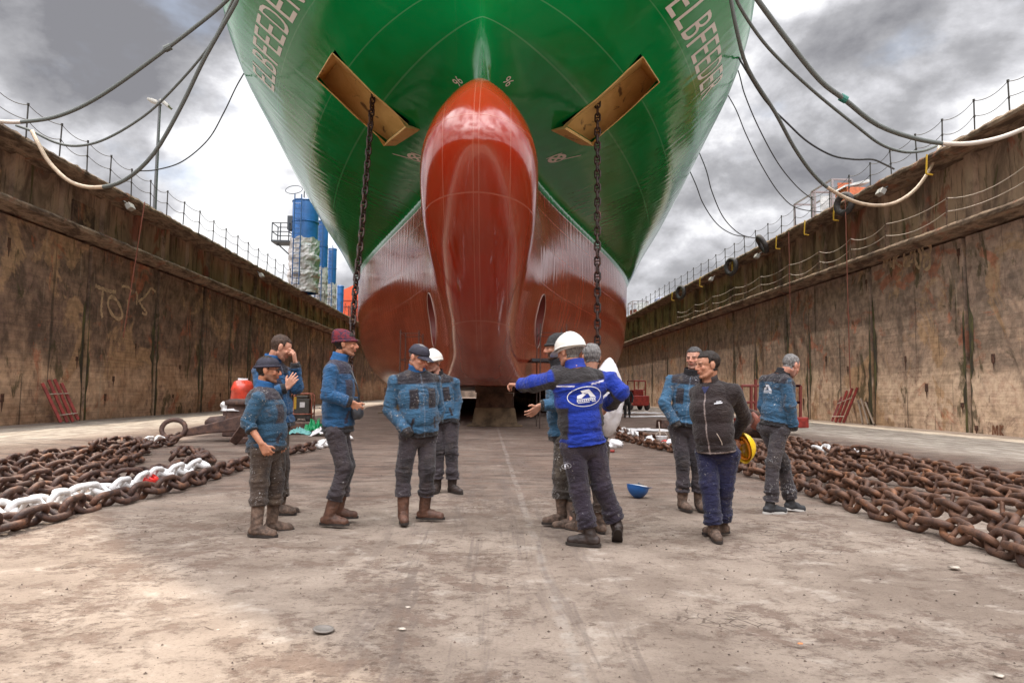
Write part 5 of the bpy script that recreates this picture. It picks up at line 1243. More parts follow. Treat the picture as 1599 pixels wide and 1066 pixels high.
        B.append(cap(t1,t2,.013*k_,.0115*k_)); B.append(cap(t2,t3,.0112*k_,.009*k_))
    m=fuse(B,.0056,2,.45); P=getco(m)
    skin=np.array(s.get('skin',(.46,.235,.155))); C=np.tile(skin,(len(P),1))
    Hn=(P-np.array(head))@np.array(HMx)/hk; hx,hyy,hz=Hn[:,0],Hn[:,1],Hn[:,2]
    isH=(np.abs(hx)<.12)&(np.abs(hyy)<.14)&(hz>-.12)&(hz<.15)
    def paint(mask,c,w=1.0): 
        mm=(mask*w*isH)[:,None]; C[:]=C*(1-mm)+np.array(c)*mm
    fr=sstep(hyy,.055,.068)
    paint(fr*np.exp(-((np.abs(hx)-.036)/.022)**2-((hz+.022)/.02)**2),skin*np.array([1.12,.80,.75]),.55)
    paint(np.exp(-((hx)/.016)**2-((hz+.026)/.018)**2)*sstep(hyy,.09,.1),skin*np.array([1.1,.78,.72]),.6)
    hairc=np.array(HAIRS[s.get('hair','dark')])
    if s.get('beard',0): 
        bz=sstep(-hz,.030,.045)*sstep(hyy+.02,0.0,.03)*(1-np.exp(-((hx/.014)**2+((hz+.075)/.006)**2)*1.0)*.3); paint(bz,hairc*1.2,s['beard'])
    paint(box_mask(np.abs(hx),hz,.012,.049,.016,.0255,.0035)*fr,hairc*.9,.85)
    paint(box_mask(np.abs(hx),hz,.019,.044,-.0035,.0065,.003)*fr,(.035,.022,.018),.85)
    paint(box_mask(np.abs(hx),hz,-.1,.023,-.0665,-.049,.003)*sstep(hyy,.08,.088),skin*np.array([.85,.5,.5]),.8)
    paint(box_mask(np.abs(hx),hz,-.1,.020,-.0585,-.0560,.002)*sstep(hyy,.08,.088),(.06,.02,.02),.7)
    vattr(m,'tint',C); m.materials.append(m_skin); m.name='person'; m.polygons.foreach_set('use_smooth',[True]*len(m.polygons))
    root=link('person',m); root.location=root0; tag(root,s['label'],'person',s.get('group'))
    # ---- hair and headgear
    def head_shell(name,pred,off,mtl,nz=.004,nf=40,outward=None):
        sel=pred(hx,hyy,hz)&isH; keep=np.nonzero(sel)[0]; 
        if len(keep)==0: return
        Nn=getno(m); mp={int(v):i for i,v in enumerate(keep)}
        fs=[tuple(mp[v] for v in p.vertices) for p in m.polygons if all(v in mp for v in p.vertices)]
        # edge distance falloff: thinner where few neighbours are selected
        cnt=np.zeros(len(P)); tot=np.zeros(len(P))
        ed=np.empty(len(m.edges)*2,int); m.edges.foreach_get('vertices',ed); ed=ed.reshape(-1,2)
        w=sel.astype(float)
        for _ in range(4):
            acc=np.zeros(len(P)); np.add.at(acc,ed[:,0],w[ed[:,1]]); np.add.at(acc,ed[:,1],w[ed[:,0]]); deg=np.zeros(len(P)); np.add.at(deg,ed.ravel(),1); w=acc/np.maximum(deg,1)*sel
        nn=np.array([mnoise.noise(Vector(q)*nf) for q in P[keep]])
        # inflate about the skull centre so that ears do not print through
        dist=off*(.25+.75*np.clip((w[keep]-.5)*2.2,0,1))+nz*nn
        V_=P[keep]+Nn[keep]*dist[:,None]
        me=bpy.data.meshes.new(name); me.from_pydata([tuple(v) for v in V_],[],fs); me.materials.append(mtl); me.polygons.foreach_set('use_smooth',[True]*len(fs))
        link(name,me,root)
    hat=s.get('hat'); hl=s.get('hairline',0)
    def hairpred(x,y,z):
        back=(y<-.015)&(z>-.055+0.0*x)&(np.abs(x)<.079)
        side=(y<.024)&(z>.014)
        top=(z>.086-.012*(y<.04))&(y<.090)
        fr_=(z>.064+hl)&(y<.078)
        ear=(np.abs(x)>.074)&(z<.03)
        return ((back|side|top|fr_)&~ear)
    hm=HM[s.get('hair','dark')]
    head_shell('hair',hairpred,s.get('hairt',.007),hm,.005)
    def dome(name,mtl,rx,ry,rz,cz,z0,nz=.003,slouch=(0,0,0),brim=False):
        vs=[];fs=[];n=36;k=12
        for i in range(k+1):
            a=math.pi/2*(i/k); z=z0+(cz+rz-z0)*math.sin(a)**.9 ; r=math.cos(a)**.62 if i<k else 0.0
            for j in range(n):
                t=2*math.pi*j/n; f=1+.02*mnoise.noise(Vector((math.cos(t)*3,math.sin(t)*3,i*.6)))
                x=rx*r*math.cos(t)*f; y=-.012+ry*r*math.sin(t)*f; kx=math.sin(a)
                vs.append(hpnt(x+slouch[0]*kx,y+slouch[1]*kx,z+slouch[2]*kx+nz*mnoise.noise(Vector((x*60,y*60,z*60))) + (.012*(y/ry) if i<3 else .012*(y/ry)*(1-i/k))))
        for i in range(k):
            for j in range(n): fs.append((i*n+j,i*n+(j+1)%n,(i+1)*n+(j+1)%n,(i+1)*n+j))
        mb=MB(); mb.add(vs,fs); o=mb.build(name,mtl,root,smooth=True); q=o.modifiers.new('thickness','SOLIDIFY'); q.thickness=.006; q.offset=-1; return o
    if hat=='beanie':
        o=dome('beanie',s['hatm'],.087,.108,.118,.02,.012,slouch=s.get('slouch',(0,-.03,0)))
        mb=MB(); pts=[hpnt(.0885*math.cos(t),-.012+.110*math.sin(t),.022+.012*math.sin(t)) for t in np.linspace(0,2*math.pi,33)[:-1]]; mb.tube(pts,.012*hk,8,closed=True); mb.build('beanie_cuff',s['hatm'],o,smooth=True)
    if hat in('cap','duckcap'):
        z0=.028; o=dome('cap',m_cap_navy,.086,.106,.112,.01,z0,slouch=(0,.0,-.005))
        if hat=='cap':
            mb=MB(); vs=[];n=14;m_=6
            for i in range(m_+1):
                for j in range(n+1):
                    t=math.pi*(.17+.66*j/n); q=i/m_; rr=1+.78*q*math.sin(t)**1.0
                    x=.084*math.cos(t)*(1+.05*q); y=-.012+.100*math.sin(t)+.085*q*math.sin((j/n)*math.pi)**.6; vs.append(hpnt(x,y,z0+.014-.020*q-.016*(abs(j/n-.5)*2)**2))
            fs=[(i*(n+1)+j,i*(n+1)+j+1,(i+1)*(n+1)+j+1,(i+1)*(n+1)+j) for i in range(m_) for j in range(n)]
            mb.add(vs,fs); q=mb.build('cap_peak',m_cap_navy,o,smooth=True); d=q.modifiers.new('thickness','SOLIDIFY'); d.thickness=.005
        else:
            mb=MB(); pts=[hpnt(.088*math.cos(t),-.012+.110*math.sin(t),z0+.002+.014*math.sin(t)) for t in np.linspace(0,2*math.pi,33)[:-1]]; mb.tube(pts,.011*hk,8,closed=True); mb.build('cap_band',m_cap_navy,o,smooth=True)
    if hat=='helmet':
        o=helmet_mesh('hard_hat',m_hwhite,0,root); o.matrix_local=Matrix.Translation(hpnt(0,-.010,.032))@(HMx.to_4x4())@Matrix.Rotation(R(s.get('hatpitch',-4)),4,'X')@Matrix.Scale(1.02*k_,4)
        mb=MB(); pts=[Vector((.092*math.cos(t),.118*math.sin(t)-.004,-.016)) for t in np.linspace(0,2*math.pi,33)[:-1]]; mb.tube(pts,.012,6,closed=True); mb.build('headband',m_solew,o,smooth=True)
    if s.get('glasses'):
        mb=MB()
        for q in (-1,1):
            mb.tube([hpnt(q*.034+.023*math.cos(t),.096,.004+.018*math.sin(t)) for t in np.linspace(0,2*math.pi,17)[:-1]],.0032,5,closed=True); mb.tube([hpnt(q*.057,.094,.008),hpnt(q*.078,.05,.010),hpnt(q*.086,-.01,.006)],.0032,5)
        mb.tube([hpnt(-.012,.098,.008),hpnt(.012,.098,.008)],.003,5); mb.build('glasses',m_black,root)
    # ---- trousers
    tr=s['trousers']; tk=.018
    leg_end=s.get('leg_end',.10); Q=[]; bones=[]
    Q.append(ico(pel-up*.02,(.158*bw,.118*bd,.12*k_),Matrix((PX,PY,Vector((0,0,1)))).transposed())); Q.append(cap(hipL,hipR,.092*bw,.092*bw))
    Q.append(ico(tp(0,0,.08*L),(.155*bw,.120*bd,.10),T))
    bag=s.get('bag',1.0); ends=[]
    for hp_,kn,an in ((hipL,knL,anL),(hipR,knR,anR)):
        e=kn.lerp(an,1-leg_end/max(.1,(kn-an).length)) if leg_end>0.02 else an
        Q.append(cap(hp_,kn,.093*k_*bag,.071*k_*bag)); Q.append(cap(kn,e,.071*k_*bag,.060*k_*bag)); ends.append((kn,e)); bones+=[(hp_,kn,.09,1.0,(.0,1.0)),(kn,e,.07,1.25,(0.0,.75,1.0))]
    m2=fuse(Q,.0105,4); bones.append((pel-up*.1,pel+up*.1,.16,.8,()))
    folds(m2,[tuple([tuple(b[0]),tuple(b[1])]+list(b[2:])) for b in bones],.0115,s['seed'],22.0,7.0)
    P2=getco(m2)
    for kn,e in ends:
        d,t,Ls=segd(P2,tuple(kn),tuple(e)); sel=(t>1.0)&(d<.14); ax=np.array((e-kn).normalized()); ex=(t[sel]-1.0)*Ls; P2[sel]-=(ex*0.92)[:,None]*ax
    P2[:,2]=np.maximum(P2[:,2],.012); setco(m2,P2)
    z=np.zeros((len(P2),3)); hgt=P2[:,2]
    # knee patches
    for kn in (knL,knR):
        q=(P2-np.array(kn))@np.c_[np.array(PX),np.array(PY),np.array((0,0,1.0))]; z[:,0]=np.maximum(z[:,0],box_mask(np.abs(q[:,0]),q[:,2],-1,.058,-.11,.13,.008)*sstep(q[:,1],.0,.02)*s.get('kneepatch',.8)*(np.linalg.norm(q,axis=1)<.22))
    vattr(m2,'zone',z); m2.materials.append(tr); m2.polygons.foreach_set('use_smooth',[True]*len(m2.polygons)); m2.name='trousers'; link('trousers',m2,root)
    # ---- footwear
    for (an,F),(kn,_e) in zip(feet,ends):
        sc=k_*s.get('footk',1.0); G0=an.copy(); 
        def fpnt(x,y,z): return an+F@(Vector((x,y,z))*sc)
        zf=-.085
        W=[cap(fpnt(0,-.045,zf+.045),fpnt(0,.06,zf+.045),.040*sc,.043*sc),cap(fpnt(0,.06,zf+.040),fpnt(.004,.150,zf+.034),.045*sc,.037*sc),cap(fpnt(0,-.02,zf+.06),fpnt(0,.075,zf+.055),.043*sc,.038*sc)]
        sh_=s.get('shaft',.16); W.append(cap(fpnt(0,-.012,zf+.05),an+(kn-an).normalized()*sh_,.050*sc,(.060 if sh_>.1 else .048)*sc))
        mm=fuse(W,.008,3); PP=getco(mm)
        lo=np.array(F)@np.array([0,0,1.0]); zz_=(PP-np.array(an))@lo; bot=(zf+.012)*sc; PP+=np.maximum(0,bot-zz_)[:,None]*lo
        d,t,Ls=segd(PP,tuple(an),tuple(an+(kn-an).normalized()*sh_)); sel=t>1; PP[sel]-=((t[sel]-1)*Ls)[:,None]*np.array((kn-an).normalized())
        Nn=getno(mm); PP+=Nn*(.0035*np.array([1-2*abs(mnoise.noise(Vector(q)*22)) for q in PP]))[:,None]
        setco(mm,PP); mm.materials.append(s['boot']); mm.polygons.foreach_set('use_smooth',[True]*len(mm.polygons)); mm.name='boot'; bo=link('boot',mm,root)
        # sole: outline extruded
        out=[]
        for j in range(28):
            t=2*math.pi*j/28; y=.052+.145*math.sin(t); wdt=.046+.006*math.sin(t)-(.010*math.exp(-((y-.02)/.04)**2)); out.append((wdt*math.cos(t),y))
        mb=MB(); lowz=zf; vs=[fpnt(x,y,lowz+.022) for x,y in out]+[fpnt(x*1.0,y,lowz) for x,y in out]+[fpnt(0,.05,lowz)]
        mb.add(vs,[(j,(j+1)%28,(j+1)%28+28,j+28) for j in range(28)]+[(j+28,(j+1)%28+28,56) for j in range(28)]+[tuple(range(28))]); mb.build('sole',s.get('solem',m_sole),bo)
    # ---- jacket
    jk=s['jacket']; Q=[]
    hem=s.get('hem',-.02)
    for zf_,rx,ry,rz in ((.06,.166,.135,.11),(.30,.176,.142,.15),(.55,.186,.138,.16),(.76,.178,.125,.13),(.86,.13,.090,.08)):
        fw=.012 if zf_<.6 else 0; fw+=s.get('belly',0)*(1 if .2<zf_<.6 else .4 if zf_<.6 else 0)
        Q.append(ico(tp(0,fw,zf_*L),(rx*bw,ry*bd,rz*L*2),T))
    Q.append(ico(tp(0,.008,hem),(.168*bw,.138*bd,.07),T))
    slv=s.get('sleeve',1.0)
    for sg,sh in ((-1,shL),(1,shR)): Q.append(cap(tp(sg*.03,-.008,.93*L),sh-up*.015,.058*k_,.060*k_)); Q.append(cap(tp(sg*.085,0,.66*L),sh-up*.02,.10*k_,.064*k_))
    arms=[]; bones=[]; cuts=s.get('cuff',{'L':1.0,'R':1.0})
    for nm,sh,el,wr in (('L',shL,elL,wrL),('R',shR,elR,wrR)):
        e=el.lerp(wr,cuts.get(nm,1.0)) if s.get('hand'+nm) is not POCKET else wr+(wr-el).normalized()*.05; Q.append(cap(sh-up*.012,el,.064*k_*slv,.060*k_*slv)); Q.append(cap(el,e,.060*k_*slv,.046*k_*slv)); arms.append((nm,sh,el,e)); bones+=[(sh,el,.075,1.0,(.0,1.0)),(el,e,.06,1.2,(.0,.75))]
    m3=fuse(Q,.0090,4)
    bones.append((pel,neck-up*.06,.17,.75,(.0,.15,.8)))
    idx=folds(m3,[tuple([tuple(b[0]),tuple(b[1])]+list(b[2:])) for b in bones],.0068 if s.get('style')=='plain' else .0100,s['seed']+50,22.0,7.0)
    P3=getco(m3)
    for nm,sh,el,e in arms:
        d,t,Ls=segd(P3,tuple(el),tuple(e)); d2,t2,_=segd(P3,tuple(sh),tuple(el)); sel=(t>1.0)&(d<.085); ax=np.array((e-el).normalized()); P3[sel]-=((t[sel]-1)*Ls*.95)[:,None]*ax
    setco(m3,P3)
    bm=bmesh.new(); bm.from_mesh(m3)
    hz_=tp(0,0,hem)
    geom=[f for f in bm.faces if (T.transposed()@(f.calc_center_median()-pel)).z<hem+.08 and min((f.calc_center_median()-q).length for q in (wrL,wrR,elL.lerp(wrL,.6),elR.lerp(wrR,.6)))>.075]
    es={e for f in geom for e in f.edges}; vs_={v for f in geom for v in f.verts}
    bmesh.ops.bisect_plane(bm,geom=list(geom)+list(es)+list(vs_),plane_co=hz_,plane_no=-up,clear_outer=True)
    bm.to_mesh(m3); bm.free(); P3=getco(m3)
    q=(P3-np.array(pel))@np.array(T); u,v,zt=q[:,0],q[:,1],q[:,2]
    dd=[];tt=[]
    for (a,b,*_r) in bones: d,t,Ls=segd(P3,tuple(a),tuple(b)); dd.append(d/_r[0]); tt.append(t)
    dd=np.array(dd); near=dd.argmin(0); tor=(near==4)|((np.minimum(near,9)%2==0)&(near<4)&(np.array([tt[0],tt[1],tt[2],tt[3]])[np.minimum(near,3),np.arange(len(P3))]<.18))
    zone=np.zeros((len(P3),3)); z=zt/L; front=v>0
    style=s.get('style','work')
    if style!='plain':
        yz=.80 if style=='work' else .80
        yoke=sstep(z+np.where(v>0,.02,.0)-.35*np.maximum(0,np.abs(u)-.12)*0,yz-.012,yz+.012)*(tor|(near==0)|(near==2))
        ta=.12 if style=='side' else .22; arm=((near==0)&(tt[0]>ta))|((near==2)&(tt[2]>ta)); yoke=yoke*(~arm)*(1-sstep(np.abs(u),.185*bw,.205*bw))
        zone[:,0]=np.maximum(zone[:,0],yoke)
        pk=box_mask(np.abs(u),z,.050,.135,.40,.70,.005); pk*=(v>.02)&tor; pk*=sstep(.30-(np.abs(u)-.05)*1.2-(z-.5)*.55,.0,.02)+0.0
        zone[:,0]=np.maximum(zone[:,0],np.clip(pk,0,1)*s.get('pockets',1.0))
        sl=box_mask(np.abs(u)+(z-.16)*.12,z,.105,.130,.08,.26,.004)*((v>0)&tor); zone[:,0]=np.maximum(zone[:,0],sl)
        if style=='side':   # dark side panels, white piping under the yoke
            sp=box_mask(np.abs(u)+.05*(z-.2),z,.150,.4,-.2,.50,.006)*(near==4); zone[:,0]=np.maximum(zone[:,0],sp)
            for a in (0,2,1,3):
                und=(near==a)*sstep(-(P3-np.array(bones[a][0]))@np.array(up)+0.0,.0,.02); 
            for a,(p0,p1) in enumerate([(b[0],b[1]) for b in bones[:4]]):
                ax=(p1-p0).normalized(); rel=P3-np.array(p0); al=rel@np.array(ax); pr=rel-al[:,None]*np.array(ax); und=(near==a)*sstep(-pr[:,2],.034,.042); zone[:,0]=np.maximum(zone[:,0],und)
            pip=box_mask(z-.10*np.abs(u),np.abs(u),yz-.046,yz-.030,.075,.21,.003)*(v<0)*(~arm); zone[:,2]=np.maximum(zone[:,2],pip)
        if style=='work': 
            ep=[((near==a)&(tt[a]>lo)&(tt[a]<hi)) for a,lo,hi in ((0,.86,9),(1,-1,.22),(2,.86,9),(3,-1,.22))]
    if s.get('zip',True): zone[:,2]=np.maximum(zone[:,2],box_mask(np.abs(u),z,-.1,.0045,-1,.93,.003)*((v>.03)&tor)*s.get('zipw',.5))
    rib=((zt<hem+s.get('ribh',.045))*(dd[4]<1.25)*tor).astype(float)*s.get('rib',1.0)
    zone[:,1]=np.maximum(zone[:,1],rib)
    for a,nm in ((1,'L'),(3,'R')):
        zone[:,1]=np.maximum(zone[:,1],((near==a)*sstep(tt[a],.80,.84)))
    if s.get('ribhem'): zone[:,2]=np.maximum(zone[:,2],box_mask(zt,zt*0,hem+.008,hem+.016,-1,1,.002)*tor)
    vattr(m3,'zone',zone); m3.materials.append(jk); m3.polygons.foreach_set('use_smooth',[True]*len(m3.polygons)); m3.name='jacket'; jo=link('jacket',m3,root); 
    sm=jo.modifiers.new('thickness','SOLIDIFY'); sm.thickness=.006; sm.offset=-1
    # collar
    vs=[];fs=[];n=32;ct=s.get('collart',(0,0)); colH=s.get('colH',.062)*.82
    Cm=T@Matrix.Rotation(R(-14),3,'X'); cb=neck-up*.010
    prof=[(.086,-.02),(.080,.0),(.076,colH*.55),(.078,colH),(.071,colH+.004),(.066,colH*.6),(.064,0)]
    for i,(r,zc) in enumerate(prof):
        for j in range(n):
            t=2*math.pi*(j+.5)/n; gp=0 if not s.get('open') else .35*math.exp(-((t-math.pi/2)/.35)**2)
            f=1+.05*mnoise.noise(Vector((math.cos(t)*2,math.sin(t)*2,i*.4+s['seed'])))
            vs.append(cb+Cm@Vector((r*k_*math.cos(t)*f*1.06,r*k_*math.sin(t)*f*1.02+.012,zc*(1-gp)+.008)))
    gap=s.get('open',0); 
    for i in range(len(prof)-1):
        for j in range(n):
            t=2*math.pi*(j+1)/n
            if gap and abs(t-math.pi/2)<gap: continue
            fs.append((i*n+j,i*n+(j+1)%n,(i+1)*n+(j+1)%n,(i+1)*n+j))
    mb=MB(); mb.add(vs,fs); co=mb.build('collar',s['collarm'],jo,smooth=True)
    if s.get('belt'): pass
    return root,dict(J=J,T=T,pel=pel,L=L,up=up,jacket=m3,jo=jo,P=P3,root0=root0,trousers=m2,PX=PX,PY=PY)
def decal(me, org, ax_u, ax_v, dirn, shapes, mtl, name, parent, off=0.006):
    # flat shapes (u,v in metres) laid onto a garment by casting rays along dirn
    bvh=BVHTree.FromPolygons([v.co.copy() for v in me.vertices],[tuple(p.vertices) for p in me.polygons]); mb=MB()
    for vs,fs in shapes:
        out=[]
        for (a,b) in vs:
            p=org+ax_u*a+ax_v*b-dirn*.5; h=bvh.ray_cast(p,dirn,1.2); q=(h[0] if h[0] else p+dirn*.45)-dirn*off; out.append(q)
        mb.add(out,fs)
    return mb.build(name,mtl,parent)
def strip2(pts,w,closed=False):
    k=len(pts);L_=[];R_=[]
    for i in range(k):
        a=pts[i-1] if (i or closed) else pts[i]; b=pts[(i+1)%k] if (i<k-1 or closed) else pts[i]; d=Vector((b[0]-a[0],b[1]-a[1])).normalized(); n=(-d.y*w/2,d.x*w/2)
        L_.append((pts[i][0]+n[0],pts[i][1]+n[1]));R_.append((pts[i][0]-n[0],pts[i][1]-n[1]))
    return (L_+R_,[(i,(i+1)%k,(i+1)%k+k,i+k) for i in range(k if closed else k-1)])
def quadg(x0,x1,y0,y1,sk=0.0,n=4): 
    return ([(x0+(x1-x0)*i/n+sk*(j),y0+(y1-y0)*j) for j in (0,1) for i in range(n+1)],[(i,i+1,i+n+2,i+n+1) for i in range(n)])
def yard_logo(w, oval=True):
    S=[]; 
    if oval: S.append(strip2([(w*.5*math.cos(t),w*.27*math.sin(t)) for t in np.linspace(0,2*math.pi,41)[:-1]],w*.022,True))
    # stylised A shaped like a bow over water lines
    S.append(([(-.14*w,.17*w),(.10*w,.19*w),(.16*w,.10*w),(.05*w,.07*w),(-.02*w,.10*w),(-.08*w,.08*w)],[(0,1,4,5),(1,2,3,4)]))
    S.append(([(.03*w,.17*w),(.12*w,.18*w),(.31*w,-.04*w),(.14*w,-.04*w)],[(0,1,2,3)]))
    S.append(([(-.26*w,-.04*w),(-.24*w,.04*w),(-.08*w,.09*w),(.02*w,.06*w),(-.06*w,.01*w),(-.13*w,-.04*w)],[(0,1,2,5),(2,3,4,5)]))
    S.append(quadg(-.27*w,.31*w,-.075*w,-.055*w))
    for i in range(9): S.append(quadg(-.27*w+i*.064*w,-.27*w+i*.064*w+.045*w,-.125*w,-.088*w,n=1))
    S.append(quadg(-.25*w,.10*w,-.165*w,-.145*w)); S.append(quadg(.16*w,.30*w,-.165*w,-.145*w,n=2))
    return S
m_logo=mat('logo_print_white',(.66,.66,.70),.6)
WB=lambda n,main,dark,sp,dt: cloth_mat(n,main,dark,(.018,.016,.018),(.16,.20,.26),sp,dt)
jk_a=WB('dirty_teal_blue_workwear',(.022,.070,.125),(.028,.022,.030),.35,.60)
jk_b=WB('blue_workwear',(.018,.082,.19),(.030,.026,.045),.05,.30)
jk_c=WB('worn_blue_workwear',(.032,.094,.170),(.024,.020,.026),.35,.6)
jk_d=cloth_mat('royal_blue_workwear',(.006,.030,.30),(.026,.022,.023),(.006,.030,.28),(.72,.68,.74),.0,.0)
jk_e=cloth_mat('dark_brown_jacket',(.026,.017,.017),(.026,.017,.017),(.022,.015,.015),(.34,.27,.25),.0,.15)
tr_brown=cloth_mat('muddy_brown_trousers',(.060,.040,.030),(.035,.024,.020),(.03,.02,.02),(.3,.3,.3),.5,.6,(.13,.09,.06))
tr_grey=cloth_mat('grey_work_trousers',(.045,.035,.040),(.020,.016,.018),(.02,.02,.02),(.3,.3,.3),.15,.25)
tr_greys=cloth_mat('paint_spotted_grey_trousers',(.052,.043,.048),(.016,.013,.015),(.02,.02,.02),(.3,.3,.3),.55,.4)
tr_plum=cloth_mat('dark_plum_trousers',(.026,.018,.030),(.018,.013,.018),(.02,.02,.02),(.3,.3,.3),.05,.15)
tr_navy=cloth_mat('navy_trousers',(.010,.010,.040),(.010,.010,.040),(.02,.02,.02),(.3,.3,.3),.30,.15)
tr_camo=cloth_mat('mud_splashed_trousers',(.060,.048,.040),(.04,.03,.028),(.03,.02,.02),(.3,.3,.3),.7,.7,(.15,.12,.09))
cB=mat('blue_collar_cloth',(.010,.085,.24),.8,bump=.4,bscale=30); cK=mat('black_collar_cloth',(.014,.012,.014),.95,bump=.8,bscale=60); cR=mat('royal_collar_cloth',(.006,.028,.28),.75,bump=.4,bscale=30); cD=mat('brown_collar_cloth',(.028,.019,.019),.8,bump=.4,bscale=30)
P={}
P[1]=person(dict(seed=1,foot=(412,839),yaw=-88,head=(-84,-4,0),label='short man in glasses and navy cap, dirty blue jacket, muddy brown trousers, far left front',
 J=dict(pel=(413,700,.16),neck=(411,603,.15),head=(419,578,.14),shR=(403,620,-.04),shL=(418,620,.34),elR=(386,660,-.06),wrR=(408,692,-.10),elL=(405,662,.42),wrL=(430,690,.36),
  knR=(405,752,.06),anR=(402,822,.0),knL=(430,750,.24),anL=(426,815,.27)),
 footR=(-100,0),footL=(-78,0),k=.97,bw=1.08,bd=1.22,belly=.02,hat='duckcap',hair='dark',beard=.55,glasses=True,skin=(.44,.20,.12),
 trousers=tr_brown,bag=1.10,leg_end=.175,jacket=jk_a,style='work',pockets=1,cuff={'R':.42,'L':.8},boot=m_bootmud,shaft=.24,collarm=cB,handR=dict(tip=(421,712,-.08),curl=38),hem=-.02))
P[2]=person(dict(seed=2,foot=(440,806),yaw=-80,head=(-72,-24,0),label='bareheaded man touching his forehead, standing behind the man in glasses',
 J=dict(pel=(434,664,.1),neck=(424,562,.05),head=(439,543,.03),shR=(405,578,-.12),shL=(443,580,.22),elR=(407,618,-.20),wrR=(447,606,-.16),elL=(464,606,.10),wrL=(461,566,.02),
  knR=(433,728,.02),anR=(432,790,.0),knL=(440,726,.16),anL=(438,790,.14)),
 footR=(-85,0),footL=(-75,0),k=1.02,hair='brown',hairline=.006,skin=(.50,.25,.17),beard=.15,
 trousers=tr_brown,bag=1.05,leg_end=.1,jacket=jk_b,boot=m_bootmud,shaft=.12,collarm=cB,handL=dict(tip=(457,540,-.02),palm=(-1,0,0),curl=35),handR=dict(tip=(459,590,-.16),palm=(0,.8,.2),curl=15),colH=.075))
P[3]=person(dict(seed=3,foot=(524,824),yaw=-90,head=(-88,-2,0),label='tall man in a burgundy beanie and bright blue jacket, in profile to the right',
 J=dict(pel=(526,668,.10),neck=(528,560,.08),head=(540,537,.08),shR=(517,576,-.10),shL=(531,577,.27),elR=(511,617,-.14),wrR=(549,628,-.08),elL=(540,620,.32),wrL=(557,632,.20),
  knR=(538,731,.0),anR=(514,805,.0),knL=(542,728,.18),anL=(528,795,.24)),
 footR=(-97,0),footL=(-86,0),k=1.0,bd=1.08,hat='beanie',hatm=m_bean_red,slouch=(0,-.045,.0),hair='dark',beard=.35,skin=(.45,.21,.13),
 trousers=tr_grey,bag=1.02,leg_end=.155,jacket=jk_b,boot=m_bootbrown,shaft=.22,collarm=cB,handR=dict(tip=(561,640,-.04),palm=(0,.9,0),curl=42),handL=dict(tip=(563,642,.1),curl=45),colH=.07,hem=-.03,ribh=.055))
P[4]=person(dict(seed=4,foot=(650,818),yaw=-145,head=(-122,-22,0),bwx=1,label='man in a navy baseball cap looking down, hand in a jacket pocket',
 J=dict(pel=(653,676,.1),neck=(650,576,.06),head=(654,558,.0),shR=(617,594,-.02),shL=(677,592,.16),elR=(607,639,.0),wrR=(634,673,-.10),elL=(685,640,.26),wrL=(672,672,.12),
  knR=(630,735,.02),anR=(630,800,.0),knL=(667,735,.06),anL=(664,796,.14)),
 footR=(-168,0),footL=(-100,0),k=1.02,bw=1.12,bd=1.10,belly=.02,hat='cap',hair='grey',hairt=.003,beard=.12,skin=(.52,.25,.17),
 trousers=tr_grey,bag=1.04,leg_end=.155,jacket=jk_c,boot=m_bootbrown,shaft=.22,collarm=cB,handR=POCKET,handL=POCKET,hem=-.025))
P[5]=person(dict(seed=5,foot=(700,771),yaw=172,head=(150,-10,0),label='man in a white hard hat behind the man in the baseball cap, facing the camera',
 J=dict(pel=(692,656,.05),neck=(682,583,.02),head=(676,565,-.03),shR=(658,597,.03),shL=(709,596,.04),elR=(652,630,.06),wrR=(660,655,.0),elL=(714,627,.06),wrL=(710,655,-.02),
  knR=(684,705,.0),anR=(682,757,.0),knL=(705,706,.0),anL=(707,758,.0)),
 footR=(170,0),footL=(-140,0),k=1.02,bw=1.0,hat='helmet',hatpitch=2,hair='grey',beard=.2,skin=(.42,.20,.14),
 trousers=tr_grey,bag=1.1,leg_end=.08,jacket=jk_c,boot=m_bootdark,shaft=.12,collarm=cK,open=.55,handL=POCKET,handR=POCKET,colH=.055))
P[6]=person(dict(seed=6,foot=(880,820),yaw=80,head=(92,-6,0),label='bearded man in a black beanie holding out his hand, behind the man in royal blue',
 J=dict(pel=(882,682,.1),neck=(874,568,.08),head=(868,543,.06),shL=(866,588,-.06),shR=(890,588,.24),elL=(868,632,-.10),wrL=(844,633,-.12),elR=(892,640,.3),wrR=(880,668,.2),
  knL=(876,745,.0),anL=(877,803,.0),knR=(893,745,.16),anR=(893,812,-.12)),
 footL=(100,0),footR=(82,0),k=1.02,hat='beanie',hatm=m_bean_blk,hair='dark',beard=.9,skin=(.47,.24,.16),
 trousers=tr_camo,bag=1.1,leg_end=.16,jacket=jk_c,boot=m_bootmud,shaft=.18,collarm=cK,handL=dict(tip=(822,652,-.16),palm=(.25,.6,.6),curl=14,spread=1.6),handR=POCKET))
P[8]=person(dict(seed=8,foot=(922,833),yaw=20,head=(10,-6,0),label='grey-haired man carrying a white sack, mostly hidden behind the man in royal blue',
 J=dict(pel=(922,692,.1),neck=(922,584,.1),head=(923,558,.12),shL=(894,600,.08),shR=(950,602,.12),elL=(888,645,.12),wrL=(902,668,.3),elR=(958,648,.2),wrR=(952,668,.34),
  knL=(908,762,.1),anL=(906,817,.1),knR=(938,762,.05),anR=(938,817,.02)),
 footL=(40,0),footR=(10,0),k=.98,hair='grey',hairt=.012,skin=(.42,.21,.14),
 trousers=tr_brown,bag=1.05,leg_end=.1,jacket=jk_a,boot=m_bootmud,shaft=.12,collarm=cK))
